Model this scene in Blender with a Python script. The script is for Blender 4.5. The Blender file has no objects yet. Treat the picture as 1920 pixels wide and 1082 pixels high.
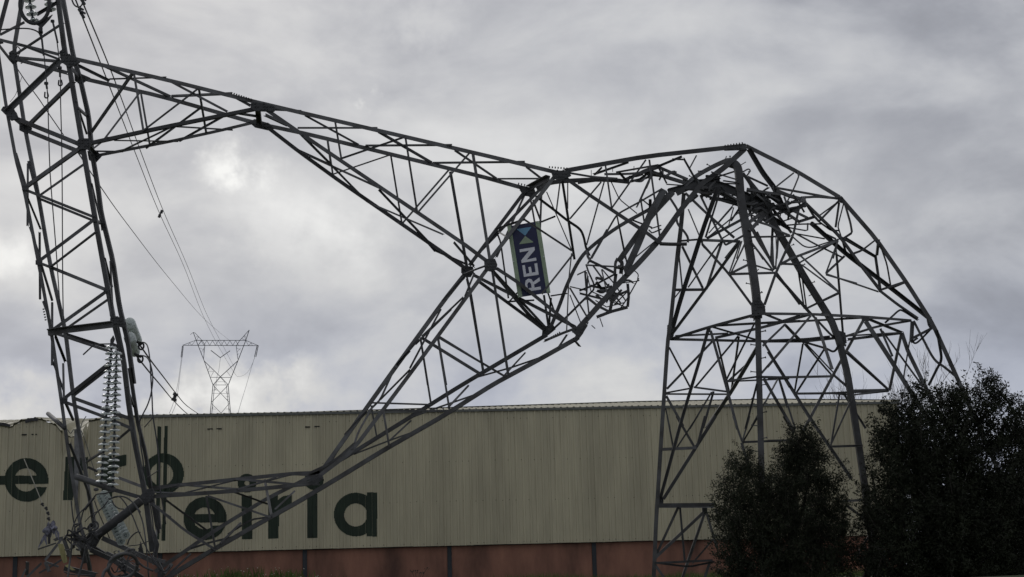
import bpy, bmesh, math, random
import numpy as np
from mathutils import Vector, Matrix

random.seed(7)
RNG = np.random.default_rng(7)
scene = bpy.context.scene
COL = scene.collection
R = math.radians

# ------------------------------------------------------------------ camera
F = 2850.0                      # focal length in photo pixels (1920 wide)
HORIZON = 1082.0
CAM = Vector((0, 0, 1.7))
pitch = math.atan((HORIZON - 541) / F)
ROT = Matrix.Rotation(R(90) + pitch, 3, 'X') @ Matrix.Rotation(R(-1.5), 3, 'Z')
cam_d = bpy.data.cameras.new('camera')
cam_d.sensor_width = 36.0
cam_d.lens = F / 1920 * 36.0
cam_d.clip_start = 0.1
cam_d.clip_end = 6000
cam_o = bpy.data.objects.new('camera', cam_d)
cam_o.matrix_world = Matrix.Translation(CAM) @ ROT.to_4x4()
COL.objects.link(cam_o)
scene.camera = cam_o


def ray(px, py):
    return ROT @ Vector(((px - 960) / F, -(py - 541) / F, -1.0))


def P(px, py, Y):
    """photo pixel + distance into the scene -> point in the place"""
    d = ray(px, py)
    return CAM + d * (Y / d.y)


# ------------------------------------------------------------------ world
SUN_EL, SUN_AZ = R(34), R(-24)          # azimuth from +Y (behind the pylon), slightly left
world = bpy.data.worlds.new('World')
scene.world = world
world.use_nodes = True
world.cycles.sampling_method = 'MANUAL'
world.cycles.sample_map_resolution = 256
wn, wl = world.node_tree.nodes, world.node_tree.links
wn.clear()


def wnode(t, **k):
    n = wn.new(t)
    for a, b in k.items():
        setattr(n, a, b)
    return n


def wmath(op, a, b=None, clamp=False):
    n = wnode('ShaderNodeMath', operation=op, use_clamp=clamp)
    for i, v in enumerate((a, b)):
        if v is None:
            continue
        if isinstance(v, (int, float)):
            n.inputs[i].default_value = v
        else:
            wl.new(v, n.inputs[i])
    return n.outputs[0]


def wmap(v, a, b, c, d, smooth=True):
    n = wnode('ShaderNodeMapRange')
    n.interpolation_type = 'SMOOTHSTEP' if smooth else 'LINEAR'
    wl.new(v, n.inputs[0])
    for i, x in enumerate((a, b, c, d)):
        n.inputs[i + 1].default_value = x
    return n.outputs[0]


out = wnode('ShaderNodeOutputWorld')
bg = wnode('ShaderNodeBackground')
bg.inputs[1].default_value = 0.1
sky = wnode('ShaderNodeTexSky', sky_type='NISHITA', sun_disc=False,
            sun_elevation=SUN_EL, sun_rotation=SUN_AZ, air_density=1.2, dust_density=2.0)
tc = wnode('ShaderNodeTexCoord')
D = tc.outputs['Generated']
sep = wnode('ShaderNodeSeparateXYZ')
wl.new(D, sep.inputs[0])
dz = wmath('MAXIMUM', sep.outputs[2], 0.0)
sq_ = wnode('ShaderNodeVectorMath', operation='MULTIPLY')
wl.new(D, sq_.inputs[0])
sq_.inputs[1].default_value = (1.0, 1.0, 1.75)


def wnoise(vec, scale, detail, rough, off, dist=0.0):
    mp = wnode('ShaderNodeMapping')
    mp.inputs['Location'].default_value = off
    wl.new(vec, mp.inputs[0])
    n = wnode('ShaderNodeTexNoise')
    n.inputs['Scale'].default_value = scale
    n.inputs['Detail'].default_value = detail
    n.inputs['Roughness'].default_value = rough
    n.inputs['Distortion'].default_value = dist
    wl.new(mp.outputs[0], n.inputs['Vector'])
    return n.outputs['Fac']


big = wnoise(sq_.outputs[0], 2.3, 2, 0.5, (0.35, 1.7, 0.2))
lumps = wnoise(sq_.outputs[0], 7.5, 6, 0.52, (3.3, 0.4, 1.9), 0.35)
small = wnoise(sq_.outputs[0], 23.0, 4, 0.55, (1.2, 5.5, 0.7), 0.2)
# brighter toward the hidden sun
glow_dir = ray(480, 380).normalized()
dot = wnode('ShaderNodeVectorMath', operation='DOT_PRODUCT')
wl.new(D, dot.inputs[0])
dot.inputs[1].default_value = glow_dir
glow = wmap(dot.outputs['Value'], 0.86, 0.998, 0.0, 1.0)
lum = wmath('ADD', 0.428, wmath('MULTIPLY', glow, 0.135))
lum = wmath('ADD', lum, wmath('MULTIPLY', wmath('SUBTRACT', big, 0.5), 0.30))
lum = wmath('ADD', lum, wmap(lumps, 0.34, 0.68, -0.10, 0.10))
lum = wmath('ADD', lum, wmath('MULTIPLY', wmath('SUBTRACT', small, 0.5), 0.17))
lum = wmath('SUBTRACT', lum, wmap(dz, 0.25, 0.42, 0.0, 0.075))
# a bank of bluer, thinner air low over the roofs
lowband = wmath('MULTIPLY', wmap(dz, 0.085, 0.125, 0.0, 1.0), wmap(dz, 0.205, 0.15, 0.0, 1.0))
lum = wmath('SUBTRACT', lum, wmath('MULTIPLY', lowband, 0.075))
# thin places in the cloud where the light comes through
dn = wnode('ShaderNodeTexNoise')
dn.inputs['Scale'].default_value = 17.0
dn.inputs['Detail'].default_value = 5.0
dn.inputs['Roughness'].default_value = 0.6
wl.new(D, dn.inputs['Vector'])
dv = wnode('ShaderNodeVectorMath', operation='MULTIPLY_ADD')
wl.new(dn.outputs['Color'], dv.inputs[0])
dv.inputs[1].default_value = (0.11, 0.11, 0.07)
off = wnode('ShaderNodeVectorMath', operation='ADD')
off.inputs[1].default_value = (-0.055, -0.055, -0.035)
wl.new(D, dv.inputs[2])
wl.new(dv.outputs[0], off.inputs[0])
for (bx, by, rad, amp, sq) in ((452, 312, 0.012, 0.46, 2.0), (690, 172, 0.008, 0.50, 1.3), (15, 478, 0.013, 0.22, 1.0), (800, 30, 0.012, 0.12, 2.0), (560, 400, 0.02, 0.14, 2.4), (610, 490, 0.024, 0.13, 1.6),
                               (390, 745, 0.015, 0.24, 2.6), (480, 754, 0.014, 0.22, 3.0), (1120, 735, 0.018, 0.12, 2.4), (30, 772, 0.014, 0.2, 2.4)):
    c = ray(bx, by).normalized()
    sc = wnode('ShaderNodeVectorMath', operation='SUBTRACT')
    wl.new(off.outputs[0], sc.inputs[0])
    sc.inputs[1].default_value = c
    ml = wnode('ShaderNodeVectorMath', operation='MULTIPLY')
    wl.new(sc.outputs[0], ml.inputs[0])
    ml.inputs[1].default_value = (1.0 / sq, 1.0, 1.0)
    ln = wnode('ShaderNodeVectorMath', operation='LENGTH')
    wl.new(ml.outputs[0], ln.inputs[0])
    lum = wmath('ADD', lum, wmath('MULTIPLY', wmap(ln.outputs['Value'], rad * 2.0, 0.0, 0.0, 1.0), amp))
lum = wmath('MINIMUM', wmath('MAXIMUM', lum, 0.27), 0.98)
ramp = wnode('ShaderNodeValToRGB')
wl.new(lum, ramp.inputs[0])
cr = ramp.color_ramp
cr.elements[0].position = 0.2
cr.elements[0].color = (0.242, 0.246, 0.268, 1)
cr.elements[1].position = 0.9
cr.elements[1].color = (0.90, 0.90, 0.885, 1)
e = cr.elements.new(0.34)
e.color = (0.346, 0.352, 0.380, 1)
e = cr.elements.new(0.52)
e.color = (0.528, 0.533, 0.552, 1)
mul = wnode('ShaderNodeVectorMath', operation='SCALE')
blue = wnode('ShaderNodeMix', data_type='RGBA', blend_type='MULTIPLY')
wl.new(wmath('MULTIPLY', wmap(dz, 0.06, 0.22, 1.0, 0.12), wmap(lum, 0.62, 0.40, 0.0, 1.0)), blue.inputs['Factor'])
wl.new(ramp.outputs[0], blue.inputs['A'])
blue.inputs['B'].default_value = (0.92, 0.985, 1.16, 1)
wl.new(blue.outputs['Result'], mul.inputs[0])
mul.inputs['Scale'].default_value = 10.0          # background strength is 0.1
mix = wnode('ShaderNodeMix', data_type='RGBA')
mix.inputs['Factor'].default_value = 0.95         # thick cloud with a little clear sky behind
wl.new(sky.outputs[0], mix.inputs['A'])
wl.new(mul.outputs[0], mix.inputs['B'])
wl.new(mix.outputs['Result'], bg.inputs[0])
wl.new(bg.outputs[0], out.inputs[0])

sun_d = bpy.data.lights.new('sun', 'SUN')
sun_d.energy = 0.5
sun_d.angle = R(18)
sun_d.color = (1.0, 0.97, 0.92)
sun_o = bpy.data.objects.new('sun', sun_d)
sv = Vector((math.sin(SUN_AZ) * math.cos(SUN_EL), math.cos(SUN_AZ) * math.cos(SUN_EL), math.sin(SUN_EL)))
sun_o.rotation_euler = sv.to_track_quat('Z', 'Y').to_euler()
COL.objects.link(sun_o)

vs = scene.view_settings
vs.view_transform = 'Standard'
vs.look = 'None'
vs.exposure = 0.0
vs.gamma = 1.0
vs.use_curve_mapping = False
scene.cycles.max_bounces = 6
scene.cycles.transparent_max_bounces = 8
scene.cycles.use_denoising = True


# ------------------------------------------------------------------ materials
def mat(name, base, rough=0.7, metal=0.0, var=0.25, scale=6.0, bump=0.0, stretch=(1, 1, 1), tint=None, trans=0.0, spec=0.5, perobj=0.0, ior=1.45):
    m = bpy.data.materials.new(name)
    m.use_nodes = True
    n, l = m.node_tree.nodes, m.node_tree.links
    b = n['Principled BSDF']
    b.inputs['Roughness'].default_value = rough
    b.inputs['Metallic'].default_value = metal
    b.inputs['Transmission Weight'].default_value = trans
    b.inputs['Specular IOR Level'].default_value = spec
    b.inputs['IOR'].default_value = ior
    t = n.new('ShaderNodeTexCoord')
    mp = n.new('ShaderNodeMapping')
    mp.inputs['Scale'].default_value = stretch
    l.new(t.outputs['Object'], mp.inputs[0])
    nz = n.new('ShaderNodeTexNoise')
    nz.inputs['Scale'].default_value = scale
    nz.inputs['Detail'].default_value = 7
    nz.inputs['Roughness'].default_value = 0.62
    l.new(mp.outputs[0], nz.inputs['Vector'])
    r = n.new('ShaderNodeValToRGB')
    t2 = tint or base
    r.color_ramp.elements[0].position = 0.3
    r.color_ramp.elements[1].position = 0.72
    r.color_ramp.elements[0].color = tuple(max(0, c * (1 - var)) for c in t2) + (1,)
    r.color_ramp.elements[1].color = tuple(min(1, c * (1 + var)) for c in base) + (1,)
    l.new(nz.outputs['Fac'], r.inputs[0])
    colr = r.outputs[0]
    if perobj:
        oi = n.new('ShaderNodeObjectInfo')
        mr = n.new('ShaderNodeMapRange')
        mr.inputs[3].default_value = 1 - perobj
        mr.inputs[4].default_value = 1 + perobj
        l.new(oi.outputs['Random'], mr.inputs[0])
        sc = n.new('ShaderNodeVectorMath')
        sc.operation = 'SCALE'
        l.new(colr, sc.inputs[0])
        l.new(mr.outputs[0], sc.inputs['Scale'])
        colr = sc.outputs[0]
    l.new(colr, b.inputs['Base Color'])
    if bump:
        bp = n.new('ShaderNodeBump')
        bp.inputs['Strength'].default_value = bump
        bp.inputs['Distance'].default_value = 0.02
        l.new(nz.outputs['Fac'], bp.inputs['Height'])
        l.new(bp.outputs[0], b.inputs['Normal'])
    return m


M_STEEL = mat('galvanised_steel', (0.088, 0.090, 0.091), 0.58, 0.1, 0.5, 1.6, 0.15, tint=(0.080, 0.074, 0.067), perobj=0.45)
M_PLATE = mat('dark_plate', (0.062, 0.063, 0.063), 0.7, 0.0, 0.3, 4.0, 0.1)  # darker than the other steel members
M_STEELD = mat('dark_steel', (0.045, 0.045, 0.046), 0.7, 0.0, 0.3, 4.0)
M_CABLE = mat('aluminium_cable', (0.06, 0.06, 0.062), 0.6, 0.2, 0.2, 20)
M_GLASS = mat('insulator_glass', (0.90, 0.95, 0.92), 0.08, 0.0, 0.04, 5, trans=0.8, ior=1.5)
M_SHELL = mat('insulator_shell', (0.87, 0.91, 0.885), 0.14, 0.0, 0.06, 5, trans=0.15)


def translucent(m, col, fac):
    n, l = m.node_tree.nodes, m.node_tree.links
    t = n.new('ShaderNodeBsdfTranslucent')
    t.inputs[0].default_value = col + (1,)
    x = n.new('ShaderNodeMixShader')
    x.inputs[0].default_value = fac
    l.new(n['Principled BSDF'].outputs[0], x.inputs[1])
    l.new(t.outputs[0], x.inputs[2])
    l.new(x.outputs[0], n['Material Output'].inputs[0])


translucent(M_GLASS, (0.93, 0.97, 0.95), 0.35)
translucent(M_SHELL, (0.90, 0.97, 0.93), 0.30)
M_CAPG = mat('gap_shade_cap', (0.20, 0.24, 0.225), 0.5, 0.0, 0.2, 8)  # cap tone stands in for the shade stripes between the fallen discs
M_CAP = mat('insulator_cap', (0.07, 0.075, 0.08), 0.6, 0.1, 0.2, 8)
M_GREENP = mat('green_paint', (0.022, 0.036, 0.021), 0.7, 0, 0.4, 2.0, stretch=(1, 1, 0.3))
M_BASE = mat('terracotta_wall', (0.375, 0.180, 0.118), 0.85, 0, 0.2, 0.5, 0.1, stretch=(1, 1, 0.3), tint=(0.13, 0.068, 0.05))
M_COLUMN = mat('dark_column', (0.035, 0.04, 0.045), 0.7, 0, 0.2, 2)
M_TRIM = mat('eave_trim', (0.14, 0.145, 0.13), 0.6, 0, 0.25, 2)
M_ROOF = mat('roof_sheet', (0.46, 0.43, 0.31), 0.6, 0, 0.2, 1.0, 0, stretch=(1, 0.3, 1), perobj=0.08)
M_DARKIN = mat('interior_shade', (0.02, 0.02, 0.02), 0.9)  # near-black colour put in for shade inside the hall and the slots
M_GREYSHEET = mat('torn_insulation', (0.20, 0.20, 0.20), 0.8, 0, 0.4, 2.0, 0.2)
M_NAVY = mat('sign_navy', (0.013, 0.017, 0.065), 0.45, 0, 0.15, 8)
M_SGREEN = mat('sign_green', (0.30, 0.38, 0.25), 0.5, 0, 0.14, 10)
M_SWHITE = mat('sign_white', (0.74, 0.75, 0.78), 0.5, 0, 0.08, 10)
M_SBLUE = mat('sign_blue', (0.16, 0.36, 0.52), 0.5, 0, 0.1, 10)
M_BARK = mat('bark', (0.055, 0.048, 0.04), 0.9, 0, 0.4, 12, 0.3)
M_TWIG = mat('bare_twig', (0.10, 0.088, 0.078), 0.9, 0, 0.3, 6)
M_LEAFD = mat('evergreen_leaf', (0.020, 0.024, 0.013), 0.65, 0, 0.6, 1.3, spec=0.2)
M_LEAF2 = mat('shrub_leaf', (0.028, 0.033, 0.019), 0.65, 0, 0.6, 1.3, spec=0.2)
M_GRASS = mat('grass_blade', (0.10, 0.14, 0.04), 0.8, 0, 0.5, 2.0, spec=0.2)
M_GROUND = mat('rough_grass_ground', (0.06, 0.075, 0.03), 0.95, 0, 0.4, 0.6, 0.3, tint=(0.07, 0.06, 0.045))
M_YELLOW = mat('yellow_sheet', (0.36, 0.33, 0.15), 0.7, 0, 0.2, 6)
M_CLOTH = mat('grey_cloth', (0.20, 0.20, 0.24), 0.9, 0, 0.8, 7, 0.5, tint=(0.05, 0.05, 0.06))
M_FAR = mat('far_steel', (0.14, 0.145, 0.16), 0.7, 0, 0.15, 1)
M_FLOWER = mat('white_flower', (0.6, 0.6, 0.5), 0.8)


def cladding_material():
    m = mat('cream_cladding', (0.53, 0.487, 0.336), 0.55, 0, 0.10, 0.9, 0, stretch=(1, 1, 0.22), tint=(0.47, 0.43, 0.298), perobj=0.06)
    n, l = m.node_tree.nodes, m.node_tree.links
    b = n['Principled BSDF']
    old = b.inputs['Base Color'].links[0].from_socket
    t = n.new('ShaderNodeTexCoord')
    mp = n.new('ShaderNodeMapping')
    mp.inputs['Scale'].default_value = (5.0, 5.0, 0.16)
    l.new(t.outputs['Object'], mp.inputs[0])
    nz = n.new('ShaderNodeTexNoise')
    nz.inputs['Scale'].default_value = 1.6
    nz.inputs['Detail'].default_value = 6
    l.new(mp.outputs[0], nz.inputs['Vector'])
    r = n.new('ShaderNodeMapRange')
    r.inputs[1].default_value = 0.53
    r.inputs[2].default_value = 0.80
    r.inputs[3].default_value = 0.0
    r.inputs[4].default_value = 0.32
    l.new(nz.outputs['Fac'], r.inputs[0])
    mx = n.new('ShaderNodeMix')
    mx.data_type = 'RGBA'
    mx.inputs['B'].default_value = (0.19, 0.16, 0.105, 1)
    l.new(r.outputs[0], mx.inputs['Factor'])
    l.new(old, mx.inputs['A'])
    l.new(mx.outputs['Result'], b.inputs['Base Color'])
    return m


M_CLAD = cladding_material()


# ------------------------------------------------------------------ helpers
def link(name, me, m, parent=None):
    o = bpy.data.objects.new(name, me)
    if m:
        me.materials.append(m)
    COL.objects.link(o)
    if parent:
        o.parent = parent
    return o


def tag(o, label=None, cat=None, group=None, kind=None):
    for k, x in (('label', label), ('category', cat), ('group', group), ('kind', kind)):
        if x:
            o[k] = x
    return o


def thing(name, label, cat, group=None):
    o = bpy.data.objects.new(name, None)
    o.empty_display_size = 0.2
    COL.objects.link(o)
    return tag(o, label, cat, group)


class MB:
    """collects faces, then links them as one mesh"""

    def __init__(s):
        s.v, s.f = [], []

    def add(s, v, f):
        k = len(s.v)
        s.v += [tuple(x) for x in v]
        s.f += [tuple(i + k for i in q) for q in f]

    def build(s, name, m, parent=None, smooth=False):
        me = bpy.data.meshes.new(name)
        me.from_pydata(s.v, [], s.f)
        if smooth:
            me.polygons.foreach_set('use_smooth', [True] * len(me.polygons))
        me.update()
        return link(name, me, m, parent)


def frames(pts, ref=Vector((0, -1, 0))):
    out = []
    n = len(pts)
    for i in range(n):
        a = pts[max(0, i - 1)]
        b = pts[min(n - 1, i + 1)]
        t = (b - a)
        if t.length < 1e-9:
            t = Vector((0, 0, 1))
        t.normalize()
        r = ref if abs(t.dot(ref)) < 0.95 else Vector((1, 0, 0))
        u = t.cross(r).normalized()
        w = u.cross(t).normalized()
        out.append((u, w))
    return out


def sweep(mb, pts, prof, caps=True, scl=None):
    fr = frames(pts)
    n = len(prof)
    vv = []
    for i, p in enumerate(pts):
        uu, ww = fr[i]
        k = 1.0 if scl is None else scl[i]
        for (a, b) in prof:
            vv.append(p + uu * (a * k) + ww * (b * k))
    ff = []
    for i in range(len(pts) - 1):
        for j in range(n):
            j2 = (j + 1) % n
            ff.append((i * n + j, i * n + j2, (i + 1) * n + j2, (i + 1) * n + j))
    if caps:
        ff.append(tuple(range(n - 1, -1, -1)))
        ff.append(tuple((len(pts) - 1) * n + j for j in range(n)))
    mb.add(vv, ff)


def ell(a, flip=1, open_=False):
    t = max(0.010, a * 0.13)
    h = a / 2
    f = flip
    p = [(-h * f, 0), (h * f, 0), (h * f, -t), ((-h + t) * f, -t), ((-h + t) * f, -a), (-h * f, -a)]
    if open_:
        p = [(x, -y) for x, y in p][::-1]
    return p if f > 0 else p[::-1]


def circ(r, n=6):
    return [(r * math.cos(2 * math.pi * i / n), r * math.sin(2 * math.pi * i / n)) for i in range(n)]


def catmull(pts, n=6):
    if len(pts) < 3:
        return pts
    q = [pts[0] * 2 - pts[1]] + pts + [pts[-1] * 2 - pts[-2]]
    res = []
    for i in range(1, len(q) - 2):
        for k in range(n):
            t = k / n
            a, b, c, d = q[i - 1], q[i], q[i + 1], q[i + 2]
            res.append(0.5 * ((2 * b) + (c - a) * t + (2 * a - 5 * b + 4 * c - d) * t * t + (3 * b - a - 3 * c + d) * t ** 3))
    res.append(pts[-1])
    return res


def tube(mb, pts, r, n=6, smooth=True, k=6, scl=None):
    if smooth:
        pts = catmull(pts, k)
    sweep(mb, pts, circ(r, n), True, scl)


def box(mb, a, b):
    x0, y0, z0 = a
    x1, y1, z1 = b
    vv = [(x0, y0, z0), (x1, y0, z0), (x1, y1, z0), (x0, y1, z0), (x0, y0, z1), (x1, y0, z1), (x1, y1, z1), (x0, y1, z1)]
    mb.add(vv, [(3, 2, 1, 0), (4, 5, 6, 7), (0, 1, 5, 4), (1, 2, 6, 5), (2, 3, 7, 6), (3, 0, 4, 7)])


def poly_plate(mb, pts, nrm, th):
    n = len(pts)
    vv = [p for p in pts] + [p + nrm * th for p in pts]
    ff = [tuple(range(n)), tuple(range(2 * n - 1, n - 1, -1))]
    for i in range(n):
        j = (i + 1) % n
        ff.append((j, i, n + i, n + j))
    mb.add(vv, ff)


def inside(poly, x, y):
    c = False
    n = len(poly)
    for i in range(n):
        x1, y1 = poly[i]
        x2, y2 = poly[(i + 1) % n]
        if (y1 > y) != (y2 > y) and x < (x2 - x1) * (y - y1) / (y2 - y1) + x1:
            c = not c
    return c


# ------------------------------------------------------------------ ground
def gz(x, y):
    t = min(1, max(0, (y - 16) / 18))
    return 1.42 * t * t * (3 - 2 * t)


gm = MB()
ys = [-60, 0, 8, 14, 17, 20, 23, 26, 29, 32, 35, 38, 42, 46, 50, 56, 62, 70, 80, 100, 150, 300, 900, 3500]
xs = [-3500, -900, -300, -120, -60, -40, -30, -24, -20, -16, -12, -8, -4, 0, 4, 8, 12, 16, 20, 24, 30, 40, 60, 120, 300, 900, 3500]
for y in ys:
    for x in xs:
        gm.v.append((x, y, gz(x, y) + (0.06 * math.sin(x * 1.3 + y * .7) if 30 < y < 70 and abs(x) < 30 else 0)))
for j in range(len(ys) - 1):
    for i in range(len(xs) - 1):
        a = j * len(xs) + i
        gm.f.append((a, a + 1, a + 1 + len(xs), a + len(xs)))
tag(gm.build('ground', M_GROUND, smooth=True), kind='structure')

# ------------------------------------------------------------------ warehouse
WA, WB = P(280, 1037, 76.0), P(1640, 1003.5, 78.6)
W0 = Vector((WA.x, WA.y, 0))
WT = Vector((WB.x - WA.x, WB.y - WA.y, 0)).normalized()
WNRM = Vector((WT.y, -WT.x, 0))           # toward the camera
if WNRM.y > 0:
    WNRM = -WNRM
ZB = (WA.z + WB.z) / 2


def wallpx(px, py, d=0.0):
    """pixel -> (s along wall, z) on the wall plane moved d toward the camera"""
    r_ = ray(px, py)
    o = W0 + WNRM * d
    t = (o - CAM).dot(WNRM) / r_.dot(WNRM)
    p = CAM + r_ * t
    return (p - W0).dot(WT), p.z


def wp(s, z, d=0.0):
    return W0 + WT * s + WNRM * d + Vector((0, 0, z))


def px_of(p):
    q = ROT.transposed() @ (p - CAM)
    return 960 + F * q.x / -q.z, 541 - F * q.y / -q.z


ZT = (wallpx(300, 783)[1] + wallpx(880, 770)[1] + wallpx(1560, 755)[1]) / 3
S_END = wallpx(1692, 900)[0]
S_BEG = wallpx(-190, 900)[0]
print([px_of(wp(q, z)) for z in (ZB, ZT) for q in (wallpx(0, 1040)[0], wallpx(300, 1000)[0], wallpx(1113, 1000)[0], wallpx(1640, 1000)[0])])
print('wall bottom', ZB, WA.z, WB.z, 'top', ZT, wallpx(300, 783), wallpx(1560, 755), 'ends', S_BEG, S_END)
warehouse = thing('warehouse', 'long cream corrugated metal warehouse with terracotta base and big green lettering', 'warehouse')

# crushed stretch of the eave at the left (pixel column -> how far it has sunk, metres)
SAG = [(-200, .12), (-30, .28), (10, .36), (22, .50), (27, .30), (40, .12), (70, .02), (88, .16), (108, .42), (117, .78), (126, .92), (150, .92), (162, .75), (167, .20), (185, .12), (215, .04), (260, 0), (3000, 0)]
SAGS = [(wallpx(a, 800)[0], b) for a, b in SAG]
DENT0, DENT1 = wallpx(116, 820)[0], wallpx(165, 820)[0]


def sag(s):
    for (a, x), (b, y) in zip(SAGS, SAGS[1:]):
        if a <= s <= b:
            return x + (y - x) * (s - a) / (b - a)
    return 0.0


def dent(s, z):
    """how far the sheet is pushed in (m) where the mast fell on it"""
    m = (s - DENT0) / (DENT1 - DENT0)
    k = max(0.0, min(1.0, (z - (ZT - 1.9)) / 1.8))
    if 0 < m < 1:
        return -0.75 * k * min(1, m * 9) * min(1, (1 - m) * 9) * (0.8 + 0.2 * math.sin(s * 9))
    return 0.035 * math.sin(s * 5.1) * k if -5 < m < 1.8 else 0.0


PITCH = 1.0 / 3
RIB = [(0.0, 0.0), (0.20, 0.0), (0.228, 0.050), (0.300, 0.050), (0.333333, 0.0)]


def rib_d(s):
    q = s % PITCH
    for (a, x), (b, y) in zip(RIB, RIB[1:]):
        if a <= q <= b:
            return x + (y - x) * (q - a) / (b - a)
    return 0.0


s = math.floor(S_BEG)
while s < S_END - 0.01:
    mb = MB()
    cols = []
    for k in range(3):
        cols += [s + k * PITCH + a for a, _ in RIB[:-1]]
    cols.append(s + 1.0)
    if s + 1 > S_END:
        cols = [c for c in cols if c <= S_END]
    near = s < wallpx(300, 900)[0]
    jz = random.uniform(-0.012, 0.012)
    jd = random.uniform(-0.006, 0.006)
    nz = 10 if near else 2
    vv, ff = [], []
    for c in cols:
        top = ZT - sag(c) - 0.02
        for k in range(nz):
            z = ZB + jz + (top - ZB - jz) * k / (nz - 1)
            vv.append(wp(c, z, rib_d(c + 1e-6 if c < s + .999 else 0.0) + jd + dent(c, z)))
    for i in range(len(cols) - 1):
        for k in range(nz - 1):
            a = i * nz + k
            ff.append((a, a + nz, a + nz + 1, a + 1))
    mb.add(vv, ff)
    o = mb.build('cladding_panel', M_CLAD, warehouse)
    s += 1.0

# near-black backing painted as interior shade behind the sheets, base wall, columns
mb = MB()
mb.add([wp(S_BEG, ZB, -1.1), wp(S_END, ZB, -1.1), wp(S_END, ZT - 1.05, -1.1), wp(S_BEG, ZT - 1.05, -1.1)], [(0, 1, 2, 3)])
mb.build('interior_shade_backing', M_DARKIN, warehouse)
cs = [wallpx(27 + 272 * k, 1040)[0] for k in range(-1, 7)]
edges = [S_BEG] + [c for c in cs if S_BEG < c < S_END] + [S_END]
for a, b in zip(edges, edges[1:]):
    mb = MB()
    vv = [wp(a + .11, 0.8, -0.22), wp(b - .11, 0.8, -0.22), wp(b - .11, ZB + .25, -0.22), wp(a + .11, ZB + .25, -0.22),
          wp(a + .11, 0.8, -0.42), wp(b - .11, 0.8, -0.42), wp(b - .11, ZB + .25, -0.42), wp(a + .11, ZB + .25, -0.42)]
    mb.add(vv, [(0, 1, 2, 3), (4, 7, 6, 5), (0, 4, 5, 1), (1, 5, 6, 2), (2, 6, 7, 3), (3, 7, 4, 0)])
    mb.build('base_wall_panel', M_BASE, warehouse)
for c in edges[1:-1]:
    mb = MB()
    w_ = 0.105
    vv = [wp(c + x, z, d) for z in (0.8, ZB + .24) for x, d in ((-w_, -.17), (w_, -.17), (w_, -.45), (-w_, -.45))]
    mb.add(vv, [(0, 1, 5, 4), (1, 2, 6, 5), (2, 3, 7, 6), (3, 0, 4, 7), (4, 5, 6, 7), (3, 2, 1, 0)])
    mb.build('column', M_COLUMN, warehouse)
mb = MB()                                       # drip flashing below the sheets
for a in np.arange(S_BEG, S_END, 4.0):
    b = min(a + 3.99, S_END)
    vv = [wp(a, ZB - .03, -.21), wp(b, ZB - .03, -.21), wp(b, ZB - .005, .02), wp(a, ZB - .005, .02), wp(b, ZB + .06, -.21), wp(a, ZB + .06, -.21)]
    mb.add(vv, [(0, 1, 2, 3), (3, 2, 4, 5)])
mb.build('drip_flashing', M_STEELD, warehouse)
# eave trim
SG0 = wallpx(262, 780)[0]
mb = MB()
prof = [(-.03, .07), (.10, .07), (.10, -.05), (-.03, -.05)]
sweep(mb, [wp(SG0, ZT + .0, .03), wp(S_END + .1, ZT + .0, .03)], [(z, d) for z, d in ((-.06, .09), (-.06, -.05), (.06, -.05), (.06, .09))])
mb.build('eave_trim', M_TRIM, warehouse)
# fallen bits of trim on the crushed edge
for (a, b, w_) in (((48, 791), (72, 787), .16), ((-4, 796), (20, 799), .14)):
    mb = MB()
    sa, sb = wallpx(*a), wallpx(*b)
    sweep(mb, [wp(sa[0], sa[1], .1), wp((sa[0] + sb[0]) / 2, (sa[1] + sb[1]) / 2 + .05, .16), wp(sb[0], sb[1], .12)], ell(w_))
    mb.build('torn_trim', M_STEELD, warehouse)
# roof sheets up to the ridge
RD = 10.0
_ra, _rb = wallpx(0, 780)[0], wallpx(1250, 760)[0]


def rise(s_):
    return 0.86 + 0.46 * max(-.2, min(1.0, (s_ - _ra) / (_rb - _ra)))


S_HIP = wallpx(1535, 745)[0]
s = math.floor(S_BEG)
while s < S_END:
    mb = MB()
    e1 = min(s + 1.0, S_END)
    cols = [c for c in [s + k * PITCH + a for k in range(3) for a, _ in RIB[:-1]] + [s + 1.0] if c <= e1 + 1e-6]
    vv, ff = [], []
    for c in cols:
        rz = rib_d(c + 1e-6 if c < s + .999 else 0.0)
        k = 1.0 if c < S_HIP else max(0.02, (S_END + .5 - c) / (S_END + .5 - S_HIP))
        g = sag(c)
        d0 = 0.10 - (1.1 if DENT0 < c < DENT1 else 0)
        for q, (fr, zz) in enumerate(((0, ZT + .05 - g * 1.0), (.14, ZT + .05 + rise(c) * .14 - g * .55), (.45, ZT + .05 + rise(c) * .45 - g * .1), (1, ZT + .05 + rise(c)))):
            if k < 1:
                zz = ZT + .05 + rise(c) * fr * k
                fr = fr * k
            vv.append(wp(c, zz + rz, d0 * (1 - fr) - RD * fr))
    for i in range(len(cols) - 1):
        for q in range(3):
            a = i * 4 + q
            ff.append((a, a + 4, a + 5, a + 1))
    mb.add(vv, ff)
    mb.build('roof_panel', M_ROOF, warehouse)
    s += 1.0
mb = MB()
sweep(mb, [wp(S_BEG, ZT + .08 + rise(S_BEG), -RD), wp(_ra, ZT + .08 + rise(_ra), -RD), wp(_rb, ZT + .08 + rise(_rb), -RD), wp(S_HIP, ZT + .08 + rise(S_HIP), -RD), wp(S_END + .2, ZT + .1, -.2)], [(-.05, .15), (.04, 0), (-.05, -.15)])
mb.build('ridge_cap', M_TRIM, warehouse)
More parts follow.
